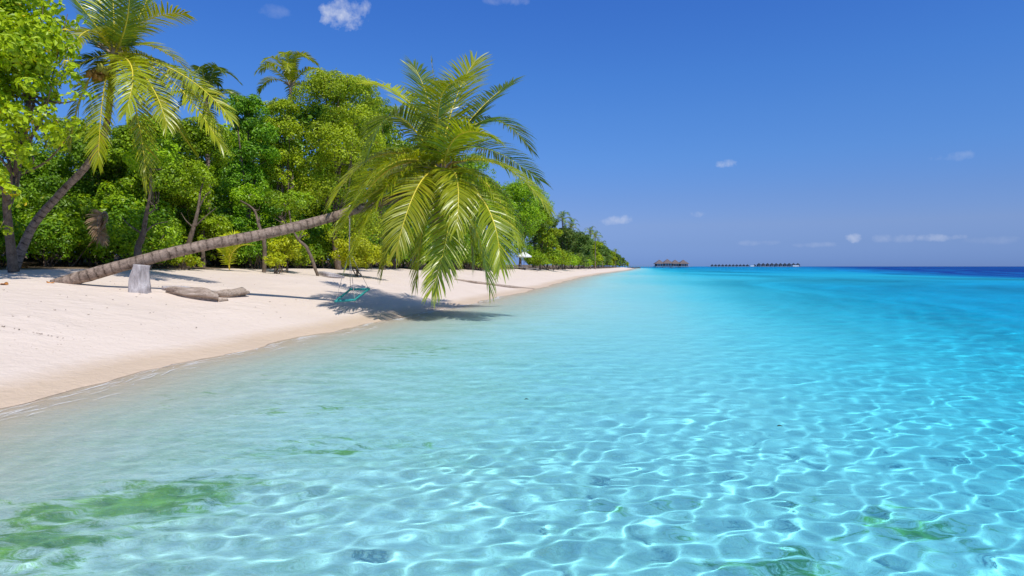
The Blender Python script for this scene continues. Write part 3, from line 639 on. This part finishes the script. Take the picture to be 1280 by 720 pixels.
# a gnarled trunk and a dark leaning one stand in front of the leaves
def bare_stem(pts, rad, root_name, label, seed):
    b = P(*pts[0]); b.z = gz(b.x, b.y); root = empty(root_name, b); tag(root, label, 'tree')
    Q = [L_(b, P(*p)) for p in pts]; Q[0] = np.array([0, 0, -.15]); r_ = np.random.default_rng(seed)
    parts = [tube(Q, rad, 9, n=len(pts) * 8, rough=.1, seed=seed)]
    for k in range(5):
        a = Q[2 + k % (len(Q) - 2)]; e = a + np.array([r_.uniform(-.9, .9), r_.uniform(-.2, .5), r_.uniform(.1, .8)]); parts.append(tube([a, (a + e) / 2 + r_.normal(size=3) * .1, e], [.035, .02, .006], 5, n=8, seed=k))
    V, F, A = merge(parts); link('trunk', mesh_np('trunk', V, F, M_BARK, attrs={'along': A}), root)
    e = Q[-1]; bb = [(*(np.array(e) + (r_.uniform(-.6, .6), r_.uniform(0, .6), r_.uniform(0, .6))), r_.uniform(.35, .6)) for _ in range(5)]
    link('crown', crown_mesh('crown', bb, 1800, .12, M_GREEN, seed, sub=.5, nsub=5), root)
bare_stem([(174, 331, 21), (173, 312, 21), (180, 293, 21), (184, 270, 21), (190, 240, 21), (190, 212, 21.2)], [.12, .10, .08, .06, .05, .04], 'slender_tree', 'small tree with a gnarled grey trunk standing behind the foot of the leaning palm', 3)
bare_stem([(228, 331, 24), (236, 306, 24), (243, 285, 24), (249, 262, 24.2), (252, 240, 24.5)], [.09, .08, .07, .06, .04], 'slender_tree', 'dark leaning tree trunk just left of the white roofed shelter', 4)
bare_stem([(330, 331, 27), (331, 306, 27), (324, 280, 27.2), (318, 262, 27.5), (300, 250, 28)], [.09, .075, .06, .05, .03], 'slender_tree', 'thin branching tree right behind the middle of the leaning trunk', 6)
bare_stem([(399, 331, 27), (385, 312, 27), (374, 300, 27), (366, 285, 27.3), (362, 262, 27.5)], [.07, .06, .055, .04, .03], 'slender_tree', 'thin pale slanting stem between the yellow shrub and the round bush', 7)
# second row
lab2 = 'green tree of the wood seen only in part between and above the beach front trees'
protos = []
for i, (px, D, top, r) in enumerate(((20, 31, 165, 60), (100, 33, 150, 60), (170, 33, 160, 55), (235, 36, 158, 52), (290, 38, 160, 50), (340, 42, 150, 50), (395, 44, 130, 50), (455, 48, 135, 45), (510, 58, 180, 45), (560, 66, 200, 42), (610, 76, 225, 40), (-60, 34, 180, 60), (60, 40, 200, 60), (-10, 48, 210, 60), (130, 50, 200, 60), (200, 55, 200, 50), (270, 60, 200, 50), (330, 70, 210, 50), (-120, 40, 190, 60), (420, 70, 190, 60), (490, 85, 230, 60))):
    if i < 3: t = px_tree(px, D, top, r, lab2, 60 + i, (M_DEEP, M_GREEN, M_DEEP)[i], 9000, .17, 'second row of trees in the wood'); protos.append((t, P(px, top, D).z - gz(on(px, D).x, D)))
    else:
        t0, h0 = protos[i % 3]; c = copy_tree(t0); b = on(px, D); c.location = b; k = (P(px, top, D).z - b.z) / h0; c.scale = (k, k, k); c.rotation_euler = (0, 0, i * 1.7)
# far shore
FT = [(676, 92, 262, 20, 'bright green rounded tree beside the big overhanging tree', M_GREEN), (692, 104, 286, 16, 'lime tinged tree at the foot of the slope right of the big overhanging tree', M_LIME), (706, 122, 284, 17, 'grey green tree under the first distant palms', M_FAR), (722, 142, 290, 16, 'olive grey tree in the middle of the far tree line', M_FAR),
      (735, 168, 298, 13, 'dark tree under the tallest distant palm', M_FAR)]
fp = []
for i, (px, D, top, r, lab, m) in enumerate(FT):
    t = px_tree(px, D, top, r, lab, 80 + i, m, 6500, .26 + .02 * i, 'trees of the far shore', low=.08); fp.append((t, P(px, top, D).z - on(px, D).z))
lab3 = 'small looking green tree of the line that shrinks towards the far tip of the beach'
r3 = np.random.default_rng(5)
for i, (px, D, top) in enumerate(((744, 195, 302), (749, 215, 304), (754, 240, 308), (758, 265, 311), (762, 295, 313), (766, 325, 315), (770, 360, 317), (774, 400, 320), (778, 440, 322), (781, 470, 325), (784, 495, 327), (700, 150, 290), (716, 175, 292), (730, 210, 298), (742, 250, 303), (752, 310, 310), (668, 110, 250), (684, 128, 272), (765, 390, 314))):
    t0, h0 = fp[(1, 2, 3, 4, 0)[i % 5]]; c = copy_tree(t0); b = on(px, D); b.z = max(b.z, .6); c.location = b; k = (P(px, top, D).z - b.z) / h0; c.scale = (k * 1.15, k * 1.15, k); c.rotation_euler = (0, 0, i * 2.1); c['label'] = lab3

# understorey shrubs along the edge of the sand
def shrub(name, base, h, r, label, seed, mat, n, leaf, group=None, cat='shrub', stems=5):
    r_ = np.random.default_rng(seed); root = empty(name, base); tag(root, label, cat, group); parts = []
    bl = [(0, 0, h * .55, min(r * .75, h * .5))]
    for k in range(7):
        a = r_.uniform(0, 6.28); q = r * r_.uniform(.35, .62); br = min(r, h) * r_.uniform(.28, .42); bl.append((q * math.cos(a), q * math.sin(a), max(br * .75, h * r_.uniform(.25, .8)), br))
    for k in range(stems):
        b = bl[k % len(bl)]; o = np.array([r_.uniform(-.2, .2) * r, r_.uniform(-.2, .2) * r, -.1]); parts.append(tube([o, o * .5 + np.array(b[:3]) * .5 + r_.normal(size=3) * .05, b[:3]], [.03, .022, .008], 5, n=8, seed=k))
    V, F, A = merge(parts); link('stem', mesh_np('stem', V, F, M_BARK, attrs={'along': A}), root)
    link('foliage', crown_mesh('foliage', bl, n, leaf, mat, seed, sub=.42, nsub=12, squash=.85), root); return root
b = on(450, 29.5); shrub('round_bush', b, 1.62, 1.62, 'round clipped looking yellow green bush standing alone on the sand behind the swing', 1, M_BUSH, 9000, .10)
b = on(356, 28); shrub('yellow_shrub', b, 1.75, .85, 'bright yellow leaved shrub under the middle of the leaning trunk', 2, M_BUSH, 2400, .11)
b = on(345, 26.4); shrub('yellow_shrub', b, .9, .5, 'low yellow shrub sprawling at the edge of the sand below the leaning trunk', 12, M_BUSH, 900, .10)
b = on(228, 24); shrub('low_shrub', b, .55, 1.0, 'low green plants at the sand edge left of the white roofed shelter', 3, M_LIME, 1500, .09)
lab4 = 'dark green undergrowth shrub at the shaded foot of the beach front trees'
sp = shrub('undergrowth_shrub', on(60, 23), 1.9, 1.3, lab4, 4, M_DEEP, 2600, .12, 'undergrowth shrubs at the foot of the trees', stems=9)
sp2 = shrub('undergrowth_shrub', on(120, 24), 1.6, 1.4, lab4, 5, M_GREEN, 2600, .12, 'undergrowth shrubs at the foot of the trees', stems=9)
k = 0
for row, (dd, sc) in enumerate(((0.6, 1.0), (3.5, 1.35), (8.0, 1.7))):
    D = 15.0
    while D < 80:
        x = float(shore_x(D)) - float(veg_off(D)) - dd - .5 * math.sin(D * 1.9) - .2
        px = 640 + x * FPX / D
        if px < -260 or (row == 2 and D > 50): D += 1.0; continue
        if D < 22.5: x -= 2.2 if row == 0 else 1.5
        if not (row == 0 and (236 < px < 300 or 628 < px < 668)) and D > 17.2:
            c = copy_tree((sp, sp2)[k % 2]); c.location = (x, D, gz(x, D) - .05); q = sc * (.75 + .4 * abs(math.sin(k * 2.3))); c.scale = (q, q, q * (1.0 if D < 40 else 1.4)); c.rotation_euler = (0, 0, k * 1.9)
            k += 1
        D += .95 * max(1, D / 26)
for o, loc in ((sp, (60, 23)), (sp2, (120, 24))): pass
lab5 = 'light green shrub at the sand edge on the distant part of the beach'
sh = shrub('shore_shrub', on(668, 86), 2.6, 2.4, 'bright green shrub on the beach right beside the white parasol', 8, M_GREEN, 3500, .2)
for i in range(26):
    D = 88 * 1.068 ** i
    if D > 470: break
    x = float(shore_x(D)) - float(veg_off(D)) * (1 + np.clip((D - 90) / 200, 0, .8)) + .8 * math.sin(i * 2.2)
    c = copy_tree(sh); c.location = (x, D, gz(x, D) - .1); q = .8 + .35 * abs(math.sin(i * 1.7)) + D * .0012; c.scale = (q * 1.2, q * 1.2, q); c.rotation_euler = (0, 0, i * 1.3); c['label'] = lab5; c['group'] = 'shrubs along the distant beach edge'

# young palm in front of the shelter
b = on(287, 26); yp = empty('young_palm', b); tag(yp, 'young yellow stemmed palm sprouting from the sand edge under the leaning trunk', 'palm tree')
for k, (mx_, tx) in enumerate((((-.15, 0, .95), (-.75, .1, 1.28)), ((.12, 0, 1.0), (.7, .1, 1.3)), ((0, .1, 1.1), (.15, .3, 1.55)), ((-.3, -.1, .8), (-1.05, -.2, .95)), ((.25, -.1, .85), (.95, -.1, 1.05)), ((-.05, -.15, .9), (.25, -.5, 1.2)), ((-.08, .1, 1.0), (-.4, .4, 1.45)))):
    frond(yp, (0, 0, .05), mx_, tx, lmax=.38, npair=34, seed=300 + k, mat=M_BUSH, width=.04, rib=.022, droop=.3)
# dried frond hanging among the leaves
b = on(131, 21.2); b2 = P(131, 300, 21.2); dfr = empty('dried_palm_frond', P(133, 278, 21.2)); tag(dfr, 'reddish brown dried palm frond caught in the leaves right of the curved palm trunk', 'frond')
r_ = np.random.default_rng(3)
for k in range(3): frond(dfr, (0, 0, .35), (.1 - .15 * k, -.1, 0), (-.35 + .2 * k, -.15, -.65), lmax=.42, npair=34, seed=400 + k, mat=M_DRY, width=.06, rib=.02, ribmat=M_DRIFT, droop=.5)

# ------------------------------------------------------------------ stump, driftwood, swing
def lump(name, pts, rad, mat, label, cat, rough=.1, sides=20, n=44, seed=0, group=None, loc=None, knobs=0):
    b = Vector(loc) if loc is not None else Vector(pts[0]); parts = [tube([L_(b, p) for p in pts], rad, sides, n=n, rough=0, seed=seed)]
    r_ = np.random.default_rng(seed)
    V, F, A = merge(parts)
    # grooves that run along the grain, slowly wandering
    kx = V[:-2].reshape(-1, sides, 3); cen = kx.mean(axis=1, keepdims=True); d = kx - cen; a = np.linspace(0, 2 * np.pi, sides, endpoint=False)[None, :]; u = np.linspace(0, 1, len(kx))[:, None]
    g_ = 1 + rough * (.35 * np.sin(3 * a + 2 * u + seed) + .25 * np.sin(5 * a - 3 * u + 2 * seed) + .22 * np.sin(2 * a + 9 * u + seed) + .12 * r_.normal(size=(1, sides)))
    V[:-2] = (cen + d * g_[..., None]).reshape(-1, 3)
    o = link(name, mesh_np(name, V, F, mat, attrs={'along': A}), loc=b); tag(o, label, cat, group); return o
b = P(175, 363, 15.5); b.z = gz(b.x, b.y); zt = P(176, 330, 15.5).z
lump('tree_stump', [b + Vector((.02, 0, -.12)), b + Vector((-.02, 0, .06)), b + Vector((-.03, 0, .22)), b + Vector((.0, 0, .45)), (b.x + .02, b.y, zt - .02)], [.225, .225, .18, .17, .175], M_STUMP, 'upright grey weathered stump propping up the leaning palm trunk', 'stump', rough=.5, sides=26, seed=4, n=40)
def gp(px, py, lift=0):
    """point on the sand seen at a photo pixel"""
    for D in np.arange(10, 60, .05):
        x = (px - 640) * D / FPX; z = gz(x, D)
        if HOR + (H - z) * FPX / D <= py: return Vector((x, D, z + lift))
    return P(px, py, 30)
g = gp
p0, p1, p2_, p3 = g(208, 366, .05), g(228, 371, .10), g(250, 375, .11), g(271, 377, .08)
lump('driftwood_log', [p0, p1, p2_, p3], [.05, .13, .165, .14], M_DRIFT, 'thick gnarled driftwood log nearest the stump', 'driftwood', rough=.85, seed=5)
p0, p1, p2_ = g(262, 371, .08), g(284, 372, .09), g(306, 370, .11)
lump('driftwood_log', [p0, p1, p2_], [.07, .095, .10], M_DRIFT, 'shorter driftwood log with a sawn end lying right behind the thick one', 'driftwood', rough=.7, seed=6)
p0, p1, p2_ = g(203, 363, .06), g(228, 364, .07), g(254, 364, .04)
lump('driftwood_log', [p0, p1, p2_], [.06, .06, .03], M_STUMP, 'thin dark grey driftwood branch behind the thick log', 'driftwood', rough=.4, seed=7)
p0, p1 = g(272, 377, .03), g(284, 376, .02)
lump('driftwood_chip', [p0, p1], [.05, .03], M_DRIFT, 'small broken driftwood chip in front of the shorter log', 'driftwood', rough=.4, seed=8, n=10)
pts = [g(568, 350, .05), g(600, 355, .06), g(632, 359, .06), g(668, 362, .03)]
lump('driftwood_pole', pts, [.03, .07, .09, .05], M_DRIFT, 'long thin driftwood pole lying on the sand at the water edge beyond the palm', 'driftwood', rough=.3, seed=9, n=40, sides=8)
pts = [g(398, 344, .1), g(412, 347, .12), g(430, 348, .05)]
lump('driftwood_branch', pts, [.05, .10, .04], M_STUMP, 'dark twisted dead branch on the sand at the left foot of the round bush', 'driftwood', rough=.5, seed=10)

M_TEAL = plain('teal_paint', (.02, .24, .22), .5, .4, .3, 12); M_ROPE = plain('rope', (.50, .44, .38), .9, .1, .25, 60); M_TWINE = plain('teal_cord', (.04, .33, .32), .7, .2, .3, 40)
fk = P(437, 314, 18.15); hp = P(438, 264.5, 18.2)
sw = empty('beach_swing', P(440, 370, 18.1)); tag(sw, 'square teal swing seat hung on pale ropes from the leaning palm trunk', 'swing')
so = sw.location; cr = [P(419, 376.5, 17.7), P(443, 375, 17.75), P(461, 361.5, 18.5), P(438, 361.5, 18.45)]
V, F, A = merge([tube([L_(so, cr[i]), L_(so, cr[(i + 1) % 4])], [.028, .028], 8, n=6) for i in range(4)] + [sphere_np(L_(so, c), .04) for c in cr])
link('seat_frame', mesh_np('seat_frame', V, F, M_TEAL), sw)
parts = []
for k in range(1, 9):
    t = k / 9; a = cr[0].lerp(cr[1], t); b_ = cr[3].lerp(cr[2], t); parts.append(tube([L_(so, a), L_(so, b_)], [.004, .004], 4, n=3))
for e, f_ in ((0, 1), (3, 2)):
    for k in range(10):
        p = cr[e].lerp(cr[f_], (k + .5) / 10); d = (cr[f_] - cr[e]).normalized() * .02; parts.append(tube([L_(so, p - d), L_(so, p + d)], [.034, .034], 8, n=3))
V, F, A = merge(parts); link('netting', mesh_np('netting', V, F, M_TWINE), sw)
for c in cr:
    V, F, A = tube([L_(so, fk), L_(so, c)], [.008, .008], 5, n=6); link('rope', mesh_np('rope', V, F, M_ROPE), sw)
V, F, A = merge([tube([L_(so, fk), L_(so, hp)], [.016, .016], 6, n=6), tube([L_(so, hp) + np.array((.17 * math.cos(a), 0, 0)) * 0 + np.array((.02 * math.sin(a), .165 * math.cos(a), .165 * math.sin(a))) for a in np.linspace(0, 6.28, 16)], [.016] * 16, 6)])
link('main_rope', mesh_np('main_rope', V, F, M_ROPE), sw)

# fallen leaves
def fallen(px, py, label, s=.09, rot=0, group='fallen leaves on the sand', mat=None):
    p = gp(px, py, .012); ph = np.linspace(0, 2 * np.pi, 14, endpoint=False)
    top = np.stack([np.cos(ph) * s, np.sin(ph) * s * .55, .25 * s * np.cos(2 * ph) + .05 * s], -1); bot = top - (0, 0, .06 * s); V = np.vstack([top, bot, [[0, 0, .0]], [[0, 0, -.06 * s]]])
    i = np.arange(14); j = (i + 1) % 14
    F = [np.stack([i, j, j + 14, i + 14], -1), np.stack([j, i, np.full(14, 28)], -1), np.stack([i + 14, j + 14, np.full(14, 29)], -1)]
    o = link('fallen_leaf', mesh_np('fallen_leaf', V, F, mat or M_LEAFD), loc=p, rot=(.15, .1, rot)); tag(o, label, 'leaf', group)
M_LEAFD = plain('dry_leaf', (.50, .20, .05), .7, .2, .3, 20)
for (px, py, lab, s) in ((5, 356, 'orange dry leaf on the sand at the left edge of the photo', .12), (63, 354, 'orange dry leaf a little left of the foot of the leaning palm', .09), (76, 352, 'orange dry leaf touching the foot of the leaning palm', .11), (31, 335, 'curled orange leaf beside the foot of the tall curved palm', .14)):
    fallen(px, py, lab, s, px)
r_ = np.random.default_rng(9); k = 0
M_DEB = plain('beach_debris', (.22, .15, .10), .9, .1, .4, 20)
while k < 90:
    px = r_.uniform(0, 560); py = r_.uniform(340, 470)
    p = gp(px, py)
    if p.z < .25 or p.z > 1.3: continue
    fallen(px, py, 'tiny brown speck of dried debris scattered on the white sand', r_.uniform(.010, .024), r_.uniform(0, 6), 'debris specks on the sand', M_DEB); k += 1
M_WEED = plain('dark_seaweed', (.02, .03, .015), .6, .3, .3, 20)
for px, py, lab in ((658, 501, 'small dark bit of seaweed floating in the pale water in the middle'), (977, 535, 'small dark bit of seaweed floating in the blue water at right of centre')):
    D = H * FPX / (py - HOR); ph = np.linspace(0, 1, 6); V, F, A = tube([(-.02, 0, .008), (0, .01, .012), (.025, -.005, .008)], [.003, .006, .002], 6, n=8); o = link('seaweed', mesh_np('seaweed', V, F, M_WEED), loc=((px - 640) * D / FPX, D, 0.0)); tag(o, lab, 'seaweed')

# ------------------------------------------------------------------ shelter, parasol and loungers
M_WHITE = plain('white_canvas', (.80, .79, .76), .7, .2, .04, 5); M_DARKW = plain('dark_wood', (.06, .045, .04), .7, .3, .4, 8); M_GREYW = plain('grey_wood', (.30, .27, .25), .8, .2, .3, 10)
b = on(262, 31); b.z = gz(b.x, b.y); zr = P(262, 297, 31).z - b.z
sh_ = empty('beach_shelter', b); tag(sh_, 'small shelter with a flat white roof in the shade behind the leaning trunk', 'shelter')
V, F, _ = merge([box(0, 0, zr, 1.35, 1.3, .10), box(0, 0, zr + .09, .9, .9, .08)]); link('roof', mesh_np('roof', V, F, M_WHITE, smooth=False), sh_)
for sx_ in (-1, 1):
    for sy_ in (-1, 1): V, F = box(sx_ * .58, sy_ * .55, zr / 2 - .05, .08, .08, zr); link('post', mesh_np('post', V, F, M_DARKW, smooth=False), sh_)
V, F, _ = merge([box(0, .1, .45, 1.0, .5, .06), box(-.45, .1, .22, .06, .45, .44), box(.45, .1, .22, .06, .45, .44), box(0, .36, .75, 1.0, .05, .5)]); link('bench', mesh_np('bench', V, F, M_DARKW, smooth=False), sh_)
V, F, _ = merge([box(-.2, .05, .54, .45, .4, .12), box(.3, .05, .53, .4, .4, .10)]); link('cushion', mesh_np('cushion', V, F, M_WHITE, smooth=False), sh_)

b = on(655, 80); pr = empty('beach_parasol', b); tag(pr, 'white parasol standing on the beach in front of the big overhanging tree', 'parasol')
hpz = P(655, 314, 80).z - b.z; n = 8; a = np.linspace(0, 2 * np.pi, n, endpoint=False); rim = np.stack([np.cos(a) * .95, np.sin(a) * .95, np.full(n, hpz - .62)], -1); low = rim - (0, 0, .14)
V = np.vstack([[[0, 0, hpz]], rim, low, [[0, 0, hpz - .04]], rim - (0, 0, .03)]); i = np.arange(n); j = (i + 1) % n
F = [np.stack([i + 1, j + 1, j + 1 + n, i + 1 + n], -1), np.stack([np.zeros(n, int), i + 1, j + 1], -1), np.stack([np.full(n, 2 * n + 1), j + 2 * n + 2, i + 2 * n + 2], -1)]
link('canopy', mesh_np('canopy', V, F, M_WHITE, smooth=False), pr)
V, F, _ = tube([(0, 0, -.3), (0, 0, hpz + .12)], [.03, .03], 8, n=4); link('pole', mesh_np('pole', V, F, M_GREYW), pr)
def lounger(px, D, rz, label):
    b = on(px, D); o = empty('sun_lounger', b, rz); tag(o, label, 'sun lounger', 'sun loungers by the white parasol')
    V, F, _ = merge([box(0, 0, .30, 1.9, .65, .07)]); link('seat', mesh_np('seat', V, F, M_GREYW, smooth=False), o)
    V, F = box(0, 0, 0, .85, .62, .06); me = mesh_np('backrest', V, F, M_WHITE, smooth=False); link('backrest', me, o, (-1.15, 0, .55), (0, math.radians(38), 0))
    for x in (-.8, .8):
        for y in (-.27, .27): V, F = box(x, y, .13, .07, .07, .28); link('leg', mesh_np('leg', V, F, M_GREYW, smooth=False), o)
lounger(650, 79.5, .15, 'grey sun lounger with its back raised, left of the parasol pole'); lounger(664, 80.5, .1, 'grey sun lounger with its back raised, right of the parasol pole')

# ------------------------------------------------------------------ over-water villas and jetty
M_THATCH = plain('grey_thatch', (.17, .135, .13), .95, .05, .35, 3); M_WALL = plain('dark_timber_wall', (.05, .045, .05), .7, .3, .3, 1)
def villa(loc, s, label, group, rz=0, cat='villa'):
    o = empty('water_villa', loc, rz); tag(o, label, cat, group)
    V, F, _ = merge([box(0, 0, 1.6 * s, 9.6 * s, 9 * s, .3 * s)]); link('deck', mesh_np('deck', V, F, M_GREYW, smooth=False), o)
    V, F, _ = merge([box(0, 0, 3.05 * s, 8 * s, 7.4 * s, 2.6 * s)]); link('wall', mesh_np('wall', V, F, M_WALL, smooth=False), o)
    V, F, _ = merge([box(x * s, -3.72 * s, 2.95 * s, 1.6 * s, .06 * s, 2.0 * s) for x in (-2.4, 0.1, 2.6)]); link('window', mesh_np('window', V, F, M_PANE, smooth=False), o)
    n = 4; w, d = 5.4 * s, 5.0 * s; prof = [(1.0, 3.9), (.62, 5.3), (.30, 6.5), (.05, 7.6)]; V = []
    for f, z in [(1.0, 3.75)] + prof: V += [(-w * f, -d * f, z * s), (w * f, -d * f, z * s), (w * f, d * f, z * s), (-w * f, d * f, z * s)]
    V = np.array(V); idx = np.arange(len(V)).reshape(-1, 4); nx = np.roll(idx, -1, 1)
    F = [np.stack([idx[:-1], nx[:-1], nx[1:], idx[1:]], -1).reshape(-1, 4), idx[-1:], idx[:1, ::-1]]
    link('roof', mesh_np('roof', V, F, M_THATCH, smooth=False), o)
    V, F, _ = merge([tube([(x * s, y * s, -2.5), (x * s, y * s, 1.6 * s)], [.16 * s] * 2, 6, n=2) for x in (-4.2, -1.4, 1.4, 4.2) for y in (-4, 0, 4)]); link('stilts', mesh_np('stilts', V, F, M_GREYW), o)
    return o
M_PANE = plain('window_pane', (.25, .32, .38), .2, .6, .1, 1)
D = 600; G2 = 'near over-water villas at the end of the jetty'
vp = None
for px, sc, lab in ((824, 1.0, 'leftmost of the four near over-water villas with grey thatched roof'), (834, 1.08, 'second from the left of the four near over-water villas'), (845, 1.0, 'third from the left of the four near over-water villas'), (854.5, 1.0, 'rightmost of the four near over-water villas')):
    o = villa((0, 0, 0), 1, lab, G2) if vp is None else copy_tree(vp); vp = vp or o
    o.location = ((px - 640) * D / FPX, D + (px % 2) * 4, 0); o.scale = (sc * .88, sc * .88, sc * 1.02); o['label'] = lab
jt = empty('jetty', ((804 - 640) * .75, 600, 0)); tag(jt, 'long low timber jetty linking the tip of the beach to the near villas', 'jetty')
V, F, _ = merge([box(0, 0, 1.55, 26, 2.4, .3), box(28, -3, 1.5, 34, 2.0, .3)]); link('deck', mesh_np('deck', V, F, M_GREYW, smooth=False), jt)
V, F, _ = merge([tube([(x, -1, -2.5), (x, -1, 1.5)], [.15, .15], 6, n=2) for x in np.arange(-12, 13, 2.4)]); link('piles', mesh_np('piles', V, F, M_GREYW), jt)
V, F, _ = merge([box(0, -1.15, 2.5, 26, .06, .08)] + [box(x, -1.15, 2.1, .08, .06, .9) for x in np.arange(-12, 13, 2.4)]); link('railing', mesh_np('railing', V, F, M_GREYW, smooth=False), jt)
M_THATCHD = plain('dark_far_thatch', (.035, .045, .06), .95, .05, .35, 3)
D = 1500; G3 = 'far row of over-water villas on the horizon'; vf = None
la = 'tiny low villa in the left half of the far row on the horizon'; lb = 'tiny tall roofed villa in the right half of the far row on the horizon'
for px in np.concatenate([np.arange(890, 936, 4.4), np.arange(943, 999, 5.4)]):
    big = px > 943
    o = copy_tree(vp) if vf is None else copy_tree(vf)
    if vf is None:
        vf = o
        for ch in list(o.children):
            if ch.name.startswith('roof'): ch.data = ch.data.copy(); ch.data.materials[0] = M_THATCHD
    Dv = D + (px * 7 % 30); o.location = ((px - 640) * Dv / FPX, Dv, 0); o.scale = (.84, .8, 1.25) if big else (.62, .6, .88); o['label'] = lb if big else la; o['group'] = G3
jt2 = empty('jetty', ((945 - 640) * D / FPX, D + 12, 0)); tag(jt2, 'low dark walkway running behind the far row of villas on the horizon', 'jetty')
V, F, _ = merge([box(0, 0, 1.6, 222, 3, .5)]); link('deck', mesh_np('deck', V, F, M_GREYW, smooth=False), jt2)
V, F, _ = merge([tube([(x, 0, -3), (x, 0, 1.5)], [.3, .3], 5, n=2) for x in np.arange(-108, 109, 6)]); link('piles', mesh_np('piles', V, F, M_GREYW), jt2)
for px, w in ((938, 9), (992, 14)):
    o = empty('service_building', ((px - 640) * D / FPX, D - 8, 0)); tag(o, 'small pale flat roofed building in the gap of the far villa row' if px < 950 else 'pale flat roofed building at the right end of the far villa row', 'building')
    V, F, _ = merge([box(0, 0, 3, w, 6, 3)]); link('wall', mesh_np('wall', V, F, M_WHITE, smooth=False), o)
    V, F, _ = merge([box(0, 0, 4.7, w + 1, 7, .4)]); link('roof', mesh_np('roof', V, F, M_GREYW, smooth=False), o)
    V, F, _ = merge([tube([(x, 0, -3), (x, 0, 1.5)], [.3, .3], 5, n=2) for x in (-w / 2.5, w / 2.5)]); link('stilts', mesh_np('stilts', V, F, M_GREYW), o)
# dark rocks at the tip of the beach
M_ROCK = plain('dark_rock', (.09, .08, .075), .9, .2, .4, 2)
for i in range(7):
    px = 786 + i * 2.1; D = 480 + i * 8; V, F, _ = sphere_np((0, 0, 0), 1.0, (1.6, 1.1, .75), 10, 7, .12, i)
    o = link('rock', mesh_np('rock', V, F, M_ROCK, smooth=False), loc=((px - 640) * D / FPX, D, .1), rot=(0, 0, i)); tag(o, 'dark low rock of the little reef at the far tip of the beach', 'rock', 'rocks at the tip of the beach')

# thin broken white ribbons modelled for the glints where wavelets lap the sand
M_GLINT = plain('glint_ribbons', (.85, .86, .86), .5, .4, .05, 30)
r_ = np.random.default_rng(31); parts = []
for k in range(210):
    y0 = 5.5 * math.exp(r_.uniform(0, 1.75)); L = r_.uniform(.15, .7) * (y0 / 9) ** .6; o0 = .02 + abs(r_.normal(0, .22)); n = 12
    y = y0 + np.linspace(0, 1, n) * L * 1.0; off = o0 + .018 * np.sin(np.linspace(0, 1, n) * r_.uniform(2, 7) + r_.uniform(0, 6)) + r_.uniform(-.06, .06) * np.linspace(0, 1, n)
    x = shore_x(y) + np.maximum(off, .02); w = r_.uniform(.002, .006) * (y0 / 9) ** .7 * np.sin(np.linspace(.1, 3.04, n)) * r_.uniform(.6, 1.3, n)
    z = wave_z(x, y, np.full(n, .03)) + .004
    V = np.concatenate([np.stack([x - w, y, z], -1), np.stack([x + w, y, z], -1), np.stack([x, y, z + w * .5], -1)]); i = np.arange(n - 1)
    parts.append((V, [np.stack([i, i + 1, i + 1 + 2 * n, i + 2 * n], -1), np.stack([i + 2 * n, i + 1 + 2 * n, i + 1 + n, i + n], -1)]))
V, F, A = merge(parts); fo = link('glint_ribbons', mesh_np('glint_ribbons', V, F, M_GLINT)); tag(fo, 'thin broken white ribbons standing in for glints along the edge of the sand', 'glint_ribbons', kind='stuff')
